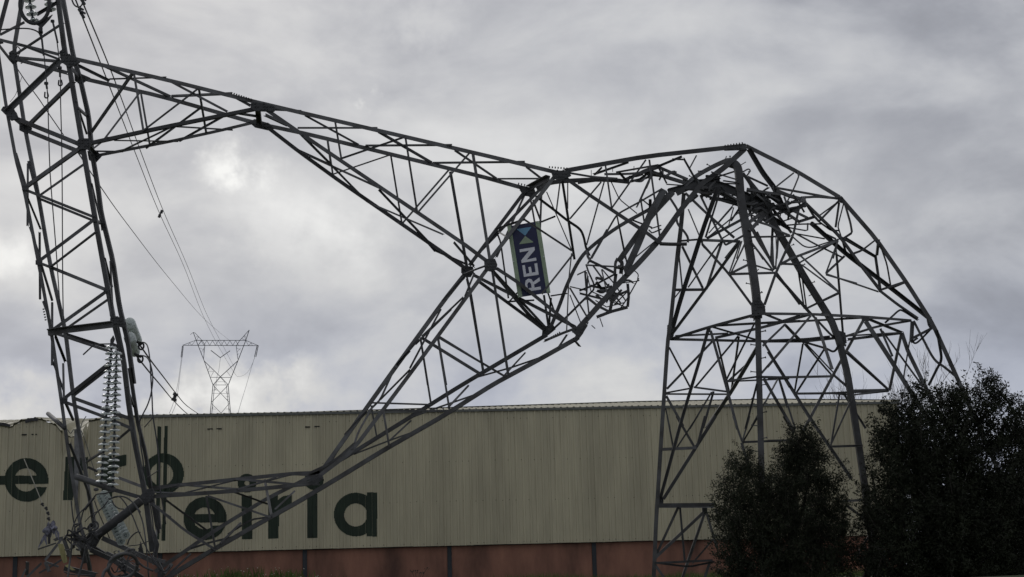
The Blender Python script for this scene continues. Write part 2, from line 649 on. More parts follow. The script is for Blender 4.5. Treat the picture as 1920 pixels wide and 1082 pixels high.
# side wall to the right and back slope so that it is a closed building
mb = MB()
mb.add([wp(S_END, ZB, 0), wp(S_END, ZB, -20), wp(S_END, ZT, -20), wp(S_END, ZT, 0)], [(0, 1, 2, 3)])
mb.build('side_wall', M_CLAD, warehouse)
mb = MB()
mb.add([wp(S_END - .25, .8, -.3), wp(S_END - .25, .8, -20), wp(S_END - .25, ZB + .2, -20), wp(S_END - .25, ZB + .2, -.3)], [(0, 1, 2, 3)])
mb.build('side_base_wall', M_BASE, warehouse)
mb = MB()
mb.add([wp(S_BEG, ZT + rise(S_BEG), -RD), wp(S_HIP, ZT + rise(S_HIP), -RD), wp(S_END, ZT, -20), wp(S_BEG, ZT, -20)], [(0, 1, 2, 3)])
mb.add([wp(S_HIP, ZT + rise(S_HIP), -RD), wp(S_END, ZT, -.1), wp(S_END, ZT, -20)], [(0, 1, 2)])
mb.build('back_roof', M_ROOF, warehouse)
# crumpled sheet hanging in the dent
for (pts, m_) in ((((140, 806), (150, 803), (152, 850), (148, 905), (146, 958), (141, 955), (140, 880)), M_GREYSHEET),
                  (((118, 806), (126, 812), (124, 838), (119, 852)), M_CLAD), (((163, 795), (157, 806), (160, 830), (165, 812)), M_CLAD)):
    mb = MB()
    q = [wallpx(*p) for p in pts]
    poly_plate(mb, [wp(a, b, .10 + .12 * math.sin(i * 2.1)) for i, (a, b) in enumerate(q)], -WNRM, .02)
    mb.build('torn_sheet', m_, warehouse)
for pts in (((163, 781), (156, 792), (152, 806)), ((154, 808), (162, 830), (170, 856), (182, 896)), ((128, 806), (134, 813), (140, 806), (146, 812), (152, 806))):
    mb = MB()
    tube(mb, [wp(*wallpx(a, b), .18) for a, b in pts], .022, 5)
    mb.build('hanging_strip', M_TRIM, warehouse)
# overflow slots
for (a, b) in ((46, 815), (64.5, 814.6), (394, 804.5), (411, 804), (577, 800.6), (594.5, 799.8)):
    s0, z0 = wallpx(a, b)
    mb = MB()
    vv = [wp(s0 + x, z0 + y, d) for d in (.055, .0) for x, y in ((-.13, -.026), (.13, -.026), (.13, .026), (-.13, .026))]
    mb.add(vv, [(0, 1, 2, 3), (0, 4, 5, 1), (1, 5, 6, 2), (2, 6, 7, 3), (3, 7, 4, 0)])
    mb.build('overflow_slot', M_DARKIN, warehouse)
# screw rows
mb = MB()
for zrow in (ZT - .42, ZT - 2.55, ZT - 4.55, ZB + .12):
    s = S_BEG
    while s < S_END:
        if random.random() < .75 and not (DENT0 - 1 < s < DENT1 + .5):
            c = wp(s + .1 + random.uniform(-.02, .02), zrow + random.uniform(-.02, .02) , .016 + dent(s, zrow))
            r_ = .022
            q = [c + WT * (r_ * math.cos(a)) + Vector((0, 0, r_ * math.sin(a))) for a in np.linspace(0, 2 * math.pi, 6)[:-1]]
            mb.add(q + [c + WNRM * .02], [(i, (i + 1) % 5, 5) for i in range(5)])
        s += PITCH if random.random() < .6 else PITCH * 2
tag(mb.build('screw_heads', M_STEELD, warehouse), kind='stuff')


# painted lettering that follows the ribs
def ring(cx, cy, ro, ri, x, y, sy=1.0):
    q = (x - cx) ** 2 + ((y - cy) / sy) ** 2
    return ri * ri <= q <= ro * ro


def letter_e(cx, cy, r, ri, x, y):
    if not ((x - cx) ** 2 + (y - cy) ** 2 <= r * r):
        return False
    bar = -8.2 <= y - cy <= 7.6
    if bar:
        return True
    if 7.6 < y - cy < 13.2 and x > cx - ri * .88:
        return False
    return (x - cx + 1) ** 2 + (y - cy) ** 2 >= ri * ri


LETTERS = [
    (-70, 13, 889, 911, lambda x, y: 892 <= y + .02 * (x - 12) <= 909),
    (7, 92, 858, 943, lambda x, y: letter_e(49.8, 900.3, 41, 21.7, x, y)),
    (116, 167, 855, 940, lambda x, y: inside([(123, 857), (140, 857), (140, 863), (148, 859), (165, 857), (165, 880), (150, 884), (139, 900), (137, 938), (118, 938)], x, y)),
    (188, 240, 850, 938, lambda x, y: inside([(191, 854), (209, 854), (209, 864), (218, 856), (236.5, 852.5), (236.5, 873), (222, 877), (211, 895), (210, 936), (190, 936)], x, y)),
    (266, 346, 848, 930, lambda x, y: ring(306.5, 888.7, 38.5, 0, x, y) and not ring(303, 889.5, 21.5, 0, x, y)),
    (290, 304, 799, 1016, lambda x, y: 800 < y < 1012 and 0 <= x - (295.8 - (y - 800) * .018) <= 6.6),
    (301, 317, 799, 1016, lambda x, y: 799 < y < 1014.5 and 0 <= x - (308.4 - (y - 800) * .024) <= 6.6),
    (343, 427, 930, 1014, lambda x, y: letter_e(384.7, 972.4, 40.4, 20.5, x, y)),
    (444, 482, 887, 925, lambda x, y: ring(463.2, 906.2, 17.6, 4.6, x, y)),
    (452, 474, 928, 1013, lambda x, y: 453.4 <= x <= 472.6 and 930.3 - .02 * (x - 453) <= y <= 1011.6 - .02 * (x - 453)),
    (502, 549, 925, 1012, lambda x, y: inside([(503, 929), (521, 928.6), (521, 938), (530, 931), (547, 927.5), (547, 948), (534, 951), (523, 968), (522.5, 1010), (503, 1010.6)], x, y)),
    (570, 608, 882, 920, lambda x, y: ring(588.8, 901, 18, 4.6, x, y)),
    (575, 597, 924, 1010, lambda x, y: 576.3 <= x <= 595.4 and 926.2 - .02 * (x - 576) <= y <= 1009.2 - .02 * (x - 576)),
    (624, 709, 921, 1009, lambda x, y: (ring(667, 965.2, 41, 0, x, y) and not ring(667, 966, 21.5, 0, x, y) and x < 700) or (687.5 <= x <= 707 and 923.6 <= y <= 1006.2)),
]
for (x0, x1, y0, y1, fn) in LETTERS:
    sa = min(wallpx(x0, y0)[0], wallpx(x0, y1)[0])
    sb = max(wallpx(x1, y0)[0], wallpx(x1, y1)[0])
    zt, zb = max(wallpx(x0, y0)[1], wallpx(x1, y0)[1]), min(wallpx(x0, y1)[1], wallpx(x1, y1)[1])
    mb = MB()
    st = 0.03
    nzs = int((zt - zb) / 0.02)
    for i in range(int((sb - sa) / st) + 1):
        s0 = sa + i * st
        run = None
        for k in range(nzs + 2):
            z = zb + k * 0.02
            ok = False
            if k <= nzs:
                px, py = px_of(wp(s0 + st / 2, z, .02))
                ok = fn(px, py)
            if ok and run is None:
                run = z
            if not ok and run is not None:
                e0, e1 = rib_d(s0) + .014, rib_d(s0 + st) + .014
                zz = (run, (run + z) / 2, z)
                vv = [wp(s0, q, e0 + dent(s0, q)) for q in zz] + [wp(s0 + st, q, e1 + dent(s0 + st, q)) for q in zz]
                mb.add(vv, [(0, 3, 4, 1), (1, 4, 5, 2)])
                run = None
    mb.build('painted_letter', M_GREENP, warehouse)

# ------------------------------------------------------------------ collapsed pylon
# members measured on enlarged pieces of the photograph: piece -> (left, top, scale)
CROP = dict(p=(0, 0, 1), c1=(0, 0, .2773), c2=(0, 270, .2773), c3=(0, 540, .2773), c4=(0, 782, .2773), c5=(300, 90, .2773),
            c6=(580, 160, .2773), c7=(780, 260, .2773), c8=(780, 420, .2773), d1=(1000, 260, .20797), d2=(1000, 430, .20797),
            d3=(1200, 260, .20797), d4=(1400, 260, .20797), d5=(1220, 430, .2422), d6=(1440, 430, .2422), d7=(1600, 480, .2773),
            d8=(580, 580, .2773), e1=(1200, 540, .2422), e2=(1200, 780, .2773), e3=(1440, 640, .2422), e4=(1500, 780, .2773),
            e6=(280, 780, .2773), e7=(560, 780, .2773), e8=(280, 590, .208), f1=(0, 780, .1664), f2=(0, 930, .1405), f3=(120, 930, .1405),
            f4=(160, 780, .1664), f5=(150, 580, .1664), f6=(0, 740, .1109), f7=(1280, 300, .1202), f8=(1400, 340, .1202),
            g1=(1040, 430, .1571), g2=(280, 860, .2052), g3=(930, 400, .1571))
# distance of the layers the members lie in (m from the camera)
LAYER = dict(n=41.2, f=42.8, m=42.0, N=41.0, L=42.6, R=43.1, F=44.8, T=42.2, U=41.6, V=43.0, D=40.6)

MAIN = """
@p
L 6 41.2 41.2 14,-8 -8,75
L 6 41.2 41.2 -8,70 12,203 30,300 45,355 72,492 96,622 115,752 130,860 150,985 166,1030
L 6 42.8 42.8 42,-8 24,98 45,235 72,372 94,500 122,622 136,740 156,862 168,940 180,1002
L 8 41.2 41.2 107,-8 120,95 129,125 152,262 177,408 202,546 214,610 230,670 241,762 252,830 272,930 285,1035
L 9 42.8 42.8 117,-8 138,108 151,150 166,216 173,288 184,353 190,400 212,490 224,575 240,640 251,720
L 7 42.8 42.8 243,690 258,790 273,850 285,930 297,1000
C 8 41.2 41.2 130,108 310,149 491,194 900,289 1043,323
C 8 42.8 42.8 150,146 300,180 480,231 580,252 900,330 990,355
C 7 41.2 41.2 158,270 300,239 480,203
C 6 42.8 42.8 180,292 320,265 411,245 478,229
C 7.5 41.2 41.2 500,206 593,270 868,456 916,492
C 7.5 42.8 42.8 498,236 560,284 640,342 782,440 874,504
C 7.5 41.2 41.2 915,502 780,686 660,846 595,895
C 7.5 42.8 42.8 872,513 833,562 740,690 690,760 605,880
C 8 42.8 42.8 1025,628 869,720 760,788 663,848 600,885
C 8 41.2 41.2 1085,632 1012,673 925,720 830,780 722,842 650,886 560,940 470,990 400,1030 340,1066 310,1085
C 7 41.2 41.2 283,931 420,922 500,915 598,905
C 7 42.8 42.8 285,915 440,899 550,888 600,886
C 7 42.8 42.8 600,885 500,935 410,990 330,1045 290,1072
C 7 41.2 41.2 920,485 1040,330
C 7 42.8 42.8 880,498 985,358
C 9 41.2 42.0 1060,320 1212,293 1398,273
C 8 42.0 43.5 1400,274 1492,320 1575,370
L 7.5 43.5 45.4 1575,370 1642,447 1700,530 1748,605 1800,720 1835,800 1880,900
L 9 41.2 42.0 1085,615 1125,570 1163,528 1200,490 1236,450 1275,395 1315,345 1360,312 1398,277
C~ 7 42.8 42.4 1005,352 1033,342 1070,338 1130,336 1180,340
L~ 6.5 42.8 42.2 1030,620 1050,570 1063,535 1085,490 1110,462 1160,425 1225,388 1260,360 1290,350
C 7 41.2 41.5 1058,332 1100,362 1178,414 1212,436 1240,457
L 12 41.8 41.7 1174,508 1200,450 1220,400 1245,355
L 10 42.2 42.0 1160,490 1195,440 1225,400 1262,360
L 10.5 39.6 40.65 1433,1170 1431,1080 1428,880 1423,690 1421,588
L~ 13.5 40.6 42.0 1422,596 1421,575 1416,530 1405,460 1397,410 1390,370 1386,322 1380,308 1368,303
L 7 42.8 42.2 1220,1170 1227,1060 1230,980 1242,790 1252,640 1258,600 1270,478 1276,430 1282,365
L 10.5 43.2 42.4 1652,1170 1630,960 1606,800 1590,700 1575,640 1560,600 1510,520 1470,450 1441,403
L~ 11 42.4 42.0 1441,403 1420,385 1392,368 1350,352 1300,349 1268,362
L~ 7 42.6 42.2 1512,382 1480,396 1440,384 1400,366 1340,343 1290,344
C~ 6 42.9 42.3 1480,430 1450,412 1415,392 1370,378 1330,372
L 8 42.6 41.4 1256,634 1275,565 1318,430 1346,352
L 8 43.6 45.2 1623,602 1666,668 1708,735 1780,850
L 7 45.0 45.3 1691,624 1703,660 1736,727 1790,830
L 6 43.0 44.0 1510,381 1574,443 1612,495 1650,544
L 6.5 43.2 45.0 1519,418 1587,478 1670,541 1742,598
C 5 42.6 40.7 1256,636 1333,612 1415,590
C 5 42.6 43.2 1258,636 1430,640 1510,640 1565,634
C 5 40.8 44.9 1432,588 1522,589 1625,594 1709,601
C 4.5 43.4 44.9 1575,634 1645,612 1709,601
C 4.5 43.3 45.0 1590,636 1691,624
"""

BRACE = """
@c1
b 22 f 0,310 90,425
b 22 n -5,268 400,368
b 14 n 130,300 405,405
b 18 f 90,385 420,415
b 22 f 100,395 455,490
b 34 n 45,765 415,410
b 25 f 200,832 492,545
b 28 n 60,780 525,968
b 14 m 210,838 490,960
b 26 f 180,880 565,1035
b 14 f 108,362 430,150
b 20 n 0,235 165,150
b 20 n 250,103 390,20
b 12 m 518,680 592,905
b 16 m 535,730 592,782
b 26 m 40,755 165,860
b 26 m 430,390 540,525
b 26 m 560,965 635,1045
b 18 n 600,912 892,495
b 14 f 690,960 945,625
b 14 n 905,500 968,882
b 14 f 953,630 1012,975
b 12 m 740,535 1125,523
b 18 m 720,450 1154,652
b 20 m 520,440 740,548
s 10 m 770,950 1154,956
s 12 f 640,1022 832,1025
b 14 m 815,1025 1154,862
b 14 m 615,1015 725,930
@c5
b 16 n 75,323 480,305
b 17 m 45,212 455,430
b 14 n -120,565 258,275
b 13 f -95,680 278,405
b 13 n 262,282 312,582
b 14 m 130,632 450,452
b 12 m 95,530 492,554
b 13 m -30,632 125,630
b 18 m 485,318 612,388
b 14 m 540,440 670,460
s 40 n 680,420 690,520
b 14 n 780,418 955,425
b 15 m 980,455 1345,655
s 14 m 930,540 1470,540
b 18 f 715,450 870,522
b 16 m 960,590 1150,780
b 13 m 930,690 1154,792
b 12 f 1132,628 1152,770
@c6
b 13 n 175,250 215,492
b 12 f 124,372 158,600
b 12 n 215,497 648,350
b 10 f 165,600 540,473
b 15 m 0,385 265,660 390,785
b 13 m 0,475 470,690
b 16 m 380,408 965,404
b 17 m 475,315 830,522
b 14 n 650,355 729,855
b 12 f 552,478 625,928
b 13 n 735,858 1088,452
b 13 f 630,932 942,573
b 17 m 470,705 835,1090
b 12 m 395,790 905,1008
@c7
s 13 m 112,162 735,155
b 17 m 262,78 548,272
s 12 m 550,271 850,270
b 17 m 745,190 852,272
b 21 f 232,222 346,880
b 21 n 385,103 502,835
b 17 m 255,700 392,862
b 16 m 0,612 130,762
b 13 f 130,758 345,852
t 14 m 320,915 465,862
b 22 m 430,765 880,300
b 15 m 545,800 735,378
s 34 m 770,340 905,268
b 14 m 852,280 838,640
b 12 f 770,385 802,565
b 11 f 795,412 846,548
s 11 m 850,563 942,526
b 12 m 545,622 628,672
b 12 f 545,630 572,700 625,1080
s 12 n 540,615 740,546
b 12 D 732,548 1052,758
b 12 D 850,1050 1062,780
@c8
b 18 n 520,315 890,715
b 14 f 345,360 455,1005
b 18 f 345,370 370,470 455,1000
b 18 n 515,310 625,1030
b 24 n 545,300 690,395 1100,725
b 20 f 395,350 620,465 960,640 1080,700
b 22 f 420,385 780,650 870,720
b 22 m 530,330 760,610 880,720
s 12 m 620,525 800,515
s 10 m 910,487 1020,470
b 15 f 865,480 895,690
b 15 m 912,500 900,690
b 11 m 630,525 690,460
b 11 m 890,460 935,590
b 12 n 395,330 330,490
b 14 m 180,520 330,360
b 13 m 320,495 40,760
b 14 n 150,765 610,1035
b 13 f 40,765 440,1012
b 14 f 30,770 80,1090
b 14 n 150,770 205,1090
b 10 m 740,868 590,1030
b 12 m 360,1050 640,972 850,900
b 18 m 870,790 1000,735 1150,680
b 14 m 1020,750 960,840
b 12 m 1080,795 1105,825
@d8
b 13 m 960,0 720,235
b 14 m 575,400 480,610 400,690
b 12 m 890,0 680,400
b 13 f 750,190 1154,440
b 14 n 872,180 1154,355
b 13 f 752,192 822,635
b 14 n 868,190 948,680
b 16 m 740,200 580,390 680,280
b 13 m 680,408 480,610
s 12 f 420,632 825,645
s 12 n 500,682 960,688
b 11 f 418,650 455,860
b 14 n 500,690 540,930
b 12 m 1078,512 940,660
b 11 m 1154,565 850,670 690,730
b 12 m 690,750 545,885
b 11 m 300,980 560,880 760,810
b 14 m 240,850 390,690
b 11 m 240,870 130,1060
b 16 m 300,910 140,1050
b 20 m 0,1110 130,1050 300,930
b 12 m 430,650 330,830 300,920
@e6
b 10 m -10,510 190,465
b 9 m 0,515 240,520
b 16 m 195,462 380,478 590,495
b 10 m 240,520 590,432
b 16 m 580,425 985,462
b 10 m 590,495 960,395
b 16 m 965,392 1120,400
b 12 m 600,495 860,415
b 12 m 985,462 1150,430
b 12 m 1000,465 1150,462
b 14 n 385,540 445,895
b 15 f 778,428 825,680
b 14 n 395,540 820,685
b 13 f 575,515 800,595
b 16 n 0,575 250,780 450,905
b 14 f 100,560 390,775
b 12 m 985,505 850,630
b 12 m 830,680 690,700 530,800
b 14 m 620,720 480,860
b 12 m 420,905 370,950
b 12 m 280,930 140,1060
b 14 m 620,805 390,860 270,900
@d1
b 22 n 262,380 372,1090
L~ 20 f 20,520 180,640 300,735 410,812 450,880 475,985 505,1055
b 10 m 120,480 350,1015
b 14 m 240,400 205,672
b 12 m 310,400 310,630
s 10 m 62,755 200,700
b 16 m 330,722 612,390
b 14 m 640,385 480,960
b 16 n 650,240 706,622
b 10 m 700,385 775,545 935,675
b 16 n 708,625 1015,190
b 22 f 640,320 840,318 1025,305
b 20 m 330,310 540,345 760,360
b 18 m 545,325 760,250 860,215
b 15 m 745,302 940,268 1130,235
b 30 f 820,372 910,335 1010,285 1150,242
b 20 m 880,388 960,370 1050,300
b 18 m 770,305 832,378
b 14 m 560,325 622,262
b 24 m 400,400 540,380 650,368
b 17 U 525,1080 640,880 740,705 785,665 960,570 1160,452
b 14 m 755,700 830,1082
b 20 m 960,560 1055,350
b 14 m 930,620 962,558
b 16 m 970,560 1005,790
b 10 m 980,545 1050,602
b 18 n 1045,190 1142,900
b 26 m 1052,545 1052,640
b 16 m 870,725 1065,800
b 12 m 1040,820 1070,850 1154,815
b 10 m 1060,810 1154,780
b 12 m 1154,880 920,1070
s 6 m 525,285 525,330
s 6 m 715,270 715,300
s 6 m 907,248 907,290
@d2
b 14 m 780,0 842,300
b 17 m 665,0 525,250 490,310
b 20 m 480,170 490,240 515,280
b 24 m 505,280 590,320 745,400
b 16 m 470,322 760,338
b 16 m 480,330 495,380 545,490 545,545 490,600
b 14 m 395,410 470,375
b 18 m 465,375 480,560
b 9 m 480,385 520,560
b 16 m 415,555 560,500 745,400
b 9 m 330,515 480,550
b 16 m 420,580 620,630
b 9 m 520,560 700,640
b 24 m 480,610 580,690 690,745
b 30 m 745,400 720,600 690,740
b 16 m 540,330 650,480 790,670
b 12 m 615,360 640,470 665,580
b 12 m 620,360 730,490 830,640
b 16 m 330,530 490,800
b 10 m 330,590 430,850
b 12 n 345,215 320,450 300,920
b 20 f 490,600 300,790 190,890
b 14 m 485,620 500,760
b 26 m 850,490 860,600 850,700
b 12 m 950,440 850,620 780,720
b 11 m 850,560 730,680
b 26 m 570,790 700,740 850,700
b 9 m 700,650 830,700
b 9 m 660,700 820,660
b 9 m 560,640 660,700
b 9 m 690,620 800,690
t 10 m 860,345 920,380 945,410 940,450 945,465 800,485
b 16 m 745,290 735,400
b 36 m 770,270 800,300 790,400
b 26 m 760,260 740,300 735,400
b 40 m 760,340 830,350 850,420
s 8 m 600,800 628,880
s 8 m 525,865 558,895
s 7 m 380,1015 412,1052
b 26 m 380,1000 430,940 480,860
@d3
t 34 U 180,948 300,952 420,950
b~ 22 U 432,935 430,890 400,840 345,775 330,720 338,650 300,580 232,480
b 34 m 395,490 380,720 342,1082
b 12 m 435,635 542,892
b 20 m 410,488 600,670 852,892
b 18 m 545,508 742,912
b 18 U 722,470 590,892
s 15 m 370,920 545,905
b 22 m 560,912 905,925
b 26 m 600,900 915,730
b 18 m 560,915 562,962 690,1082
b 20 m 745,910 770,960 840,925 940,870
b 17 m 745,912 690,1082
b 13 m 730,932 620,1082
b 26 m 882,940 770,1082
b 11 m 920,920 870,1082
b 11 m 945,940 880,1082
b 11 m 620,852 840,600
b 11 m 700,770 850,600 800,780
b 18 m 820,742 900,620
b 12 m 600,900 920,640
b 14 m 740,900 920,790
L~ 36 m 400,425 500,340 640,258 770,198 820,190
b 14 m 640,300 880,372
b 14 m 690,348 850,298
b 20 m 590,340 720,352
b 10 m 760,405 900,412
b 14 m 750,380 900,400
b 44 m 250,480 400,440 430,405 560,395 720,385
b 30 m 150,250 290,310 430,370
b 26 m 0,315 160,262
b 30 m 100,295 260,350 425,400
b 34 m 400,450 560,460 700,480 890,580
b 18 m 550,500 890,600
b 24 m 740,420 880,482
b 22 m 720,440 800,535
b 12 m 820,522 905,478
b 14 m 160,250 240,405
b 10 m 240,410 380,420
b 20 n 395,180 520,402
b 13 n 450,262 510,150
b 14 m 290,183 390,186
b 20 m 170,250 380,162
b 24 R 930,310 1040,460 1154,640
t 14 m 930,298 975,275 992,290 970,325 950,345
b 16 R 970,340 1154,425
b 14 m 960,560 1154,600
b 16 R 980,592 1154,590
b 20 m 960,630 1154,700
b 14 m 1000,552 1154,440
b 18 m 1085,500 1120,600
b 16 R 980,740 1154,1040
b 34 R 990,830 1154,650
s 15 R 980,890 1154,885
b 11 R 1000,920 1110,1090
b 20 m 940,330 1000,430 1010,560
b 16 m 960,470 1154,500
b 26 m 430,380 460,440 520,400
b 40 m 700,380 720,480
b 14 m 480,340 600,420
b 12 m 860,540 1000,600
b 14 m 760,480 900,560
@d4
b 40 n 15,95 140,310 240,440 325,625
b 15 m 270,430 425,308
b 14 m 455,288 472,335 430,440 350,600
b 17 m 265,440 500,482 825,540
b 18 m 495,528 640,520 840,536
b 24 m 330,612 500,530
b 24 m 330,642 525,605
b 30 m 270,465 380,510 500,545
b 24 m 0,452 150,480 310,502
b 18 m 330,588 480,570
t 46 m 512,545 522,602
b 22 V 548,605 600,690 655,748
b 20 m 650,748 832,560
b 14 m 640,705 825,570
b 13 m 640,742 760,830 830,830
b 22 m 472,625 420,870 320,1082
b 22 m 328,645 480,750
b 26 m 400,640 545,712
b 11 m 330,742 420,712
b 12 m 330,785 480,772 670,770
b 22 m 470,752 605,710
b 13 m 380,802 550,832 552,760
b 18 V 690,850 805,905
b 11 V 415,850 705,902
b~ 13 V 400,870 460,925 520,970 590,978 700,945 850,900
b 13 V 420,842 640,960 865,1070
b 15 V 380,1082 760,950
b 13 V 540,1082 755,948
b 18 F 832,575 800,800
b 11 F 872,590 820,790 852,890
b 20 F 888,598 935,760 950,850 870,902
b 22 F 855,892 1154,1065
b 14 V 822,905 778,1082
b 13 V 800,930 815,1082
b 16 V 870,930 905,1055
b 13 V 905,1060 1040,1010 1160,915
b 20 N 0,720 105,920 215,1090
b 18 m 45,730 210,780 310,840 390,872
s 15 m 30,886 395,878
b 20 R 232,800 220,1085
b 9 R 290,880 275,1082
b 9 R 262,870 268,1000
b 34 m 0,770 110,690 200,640
b 15 m 0,600 250,582
b 30 m 0,620 180,655 260,740
b 30 m 150,500 200,620 260,760
b 26 R 0,345 200,590 405,850
b 13 m 170,750 320,640
b 10 m 312,640 300,720
b 13 m 0,560 205,440
b 10 m 20,640 200,745
b 10 m 0,490 120,600
b 12 m 100,500 220,560
b 14 m 180,500 300,560
b 40 m 215,720 300,770
b 12 m 40,520 60,600
b 12 m 240,420 250,520
b 14 m 10,700 140,620
b 10 m 20,770 170,650
@d5
b 24 N 695,90 420,470 168,808
b 20 m 552,95 432,462
b 17 m 245,130 405,455
b 13 L 218,190 245,462
b 12 m 290,450 532,108
s 19 m 188,467 422,465
b 20 N 400,115 602,340 782,585
b 12 N 608,338 692,100
b 12 N 625,332 732,110
b 18 N 608,346 760,270
s 17 N 608,346 962,335
b 12 N 800,275 950,320
b 14 N 780,100 950,320
b 22 N 820,20 962,312
b 20 m 938,60 948,285
b 12 m 985,60 968,305
b 20 N 1095,60 970,332 880,585
b 20 R 970,332 1156,582
b 16 m 1008,272 1090,225 1160,198
b 14 m 1020,265 1135,270
b 10 L 185,530 250,450
b 14 L 190,825 600,805
b 17 N 490,745 1030,715 1160,708
b 22 m 500,840 860,762 1160,668
b 13 m 470,755 820,858
b 15 m 890,655 1045,718
b 17 N 868,902 1042,735
b 15 m 1040,735 1160,865
b 12 m 780,680 830,690
@e1
b 26 L 530,315 470,530 325,1010 161,1614
b 13 L 225,460 392,778
b 18 L 208,782 562,412
b 15 L 425,772 762,370
s 13 L 200,812 400,775
s 15 N 415,768 692,805
s 13 L 200,820 702,822
b 19 N 548,330 680,800 755,1090
b 13 F 595,390 692,800
b 17 F 765,375 705,812
b 15 N 888,270 668,712
b 17 F 690,715 850,570
b 28 F 902,475 710,800 515,1090
s 15 N 655,722 922,685
s 13 F 655,725 1156,702
s 17 N 945,688 1156,692
b 18 L 570,800 488,1085
b 13 L 555,805 385,1090
b 20 L 203,835 335,1070
b 10 L 198,930 232,1085
b 15 N 905,740 815,1090
b 24 N 958,700 1160,1050
b 15 F 1062,712 965,892
b 15 F 1080,710 1142,925
b 12 F 965,885 868,1065
b 20 N 958,420 1160,770
b 17 F 945,655 1160,405
@e2
b 22 L 512,0 158,562
b 17 L 440,0 388,202
b 15 L 248,0 368,208
b 11 L 390,0 250,212
b 11 L 185,0 225,212
s 19 L 150,225 382,214
b 15 N 630,0 690,172
b 11 N 742,0 692,172
b 11 N 802,0 700,168
s 15 N 688,177 1005,165
b 17 N 688,180 760,420
b 20 N 972,0 1042,112
s 26 L 128,604 505,600
s 14 F 130,614 500,614
b 20 F 442,640 288,1090
b 20 L 432,650 100,962
b 17 L 262,610 108,942
b 13 L 270,620 302,982
b 17 F 448,650 522,895
b 13 F 508,630 535,705
b 11 F 525,800 355,995
s 15 L 98,995 492,976
s 13 L 100,992 330,1020 505,985
b 18 L 472,990 438,1090
b 17 L 104,1008 160,1090
@d6
b 14 F 600,70 832,212
b 13 F 615,202 730,160 838,78
b 24 F 845,90 832,212
b 18 F 830,215 866,468
b 13 F 865,110 920,270 950,442
b 18 F 862,472 1072,402
b 16 F 945,458 1065,408
b 22 F 858,470 1000,580 1160,690
b 14 m 448,345 850,482
b 12 m 450,350 690,418
b 18 m 452,338 592,208
b 13 m 448,342 542,90
b 18 m 530,188 580,800
b 15 m 250,202 556,492
b 13 m 258,272 552,490
b 16 m 288,617 558,485
b 10 m 380,578 556,495
b 20 N 58,340 340,660
b 13 R 228,290 280,612
b 12 R 258,330 296,602
b 18 m 108,262 180,225 300,180 545,85
b 13 m 238,262 505,108
s 13 m 110,263 232,270
b 15 m 0,725 350,705 755,682
b 20 m 0,747 335,655
b 18 R 340,660 490,820 605,902
b 15 m 0,860 300,848 480,828
b 15 m 0,866 272,870
s 13 R 600,826 1032,800
b 18 F 758,690 1035,802
b~ 17 R 270,870 440,920 510,945 552,888
b 20 N 368,680 500,1082
b 18 N 0,1062 332,668
b 15 m 138,740 275,880
b 15 F 868,770 962,985
b 15 F 888,790 1188,1202
b 26 F 1115,712 1106,872
b 16 F 1108,876 1160,840
b~ 15 F 905,725 960,675 1010,632 1045,632 1156,702
b 14 R 340,660 1112,705
@d7
b~ 15 F 562,500 580,600 592,700 560,770 508,875
b~ 17 F 408,440 470,560 545,695 620,755 702,822
b 18 F 388,562 532,488
b~ 13 F 392,572 422,590 470,550 532,486
b 17 F 325,530 245,910
s 16 R 0,910 242,905
s 11 R 0,940 245,903
b 12 R -45,640 242,905
b 13 R -48,655 236,906
b 10 F 380,580 340,822
b 14 F 400,860 480,880
b 14 F 420,880 500,920
@e3
s 17 N 0,280 492,270
b 22 N 0,80 120,270 320,590 645,1065
b 21 R 747,-177 500,270 268,705
b 15 F 270,18 205,392
b 15 F 215,405 442,50
s 18 R 215,405 480,402 935,380
s 12 R 455,400 650,415 935,385
b 16 R 508,258 652,382
b 15 F 282,20 492,262
b 11 F 298,20 522,258
b 22 N 0,345 202,695
b 15 F 90,300 212,682
b 13 F 70,300 0,432
b 13 R 556,400 488,805
b 13 R 652,440 494,785
b 15 R 575,390 755,675
s 17 R 485,816 735,808
s 13 N 0,768 135,765
@e4
b 15 R 310,600 545,772
s 13 R 310,937 565,930
b 12 R 395,950 482,1090
b 16 R 512,740 378,955
s 16 R 290,575 450,568
@c2
b 26 n 165,292 560,10
b 18 f 262,352 580,128
b 20 n 172,310 645,498
b 18 f 262,368 680,538
b 24 n 255,798 640,508
b 18 f 342,832 660,588
b 20 n 255,800 345,835
b 22 f 342,832 725,988
b 15 m 105,60 175,292
b 15 m 160,300 275,578
b 12 m 186,130 184,552
b 13 m 270,598 273,1052
b 14 m 272,800 352,1062
b 13 m 200,560 270,760
b 13 m 620,265 690,562
b 12 m 680,480 690,585
b 14 m 640,500 690,540
b 13 m 710,768 760,965
b 13 m 745,790 760,1085
b 16 m 610,60 640,180 670,330
b 14 m 190,115 255,370
@c3
b 24 n 358,282 716,25
b 18 f 438,282 738,72
s 42 D 330,305 400,292 765,248
b 18 f 440,310 735,405
b 20 n 370,305 740,428
b 13 m 290,90 355,262
b 13 m 351,95 350,522
b 15 m 368,328 436,502
b 12 m 425,508 430,742
b 15 m 360,500 430,692
b 15 m 445,762 502,892
b 24 n 440,742 738,508
b 22 f 492,732 740,538
b 24 f 498,745 870,880
b 22 n 440,772 690,865 895,952
b 18 m 790,1030 895,942
b 13 m 800,260 842,462
b 11 m 838,440 846,582
b 13 m 860,665 912,802
b 10 D 562,452 640,380
b 9 D 640,380 745,378
b 14 m 730,20 750,190
s 42 m 750,225 845,240
t 30 V 325,850 435,945
@c4
t 42 D 512,402 640,445 772,492
b 26 n 765,490 965,548
b 18 n 588,302 705,228
b 16 f 595,338 660,368
b 20 f 800,410 955,468
b 16 m 470,180 530,330 600,520 632,745
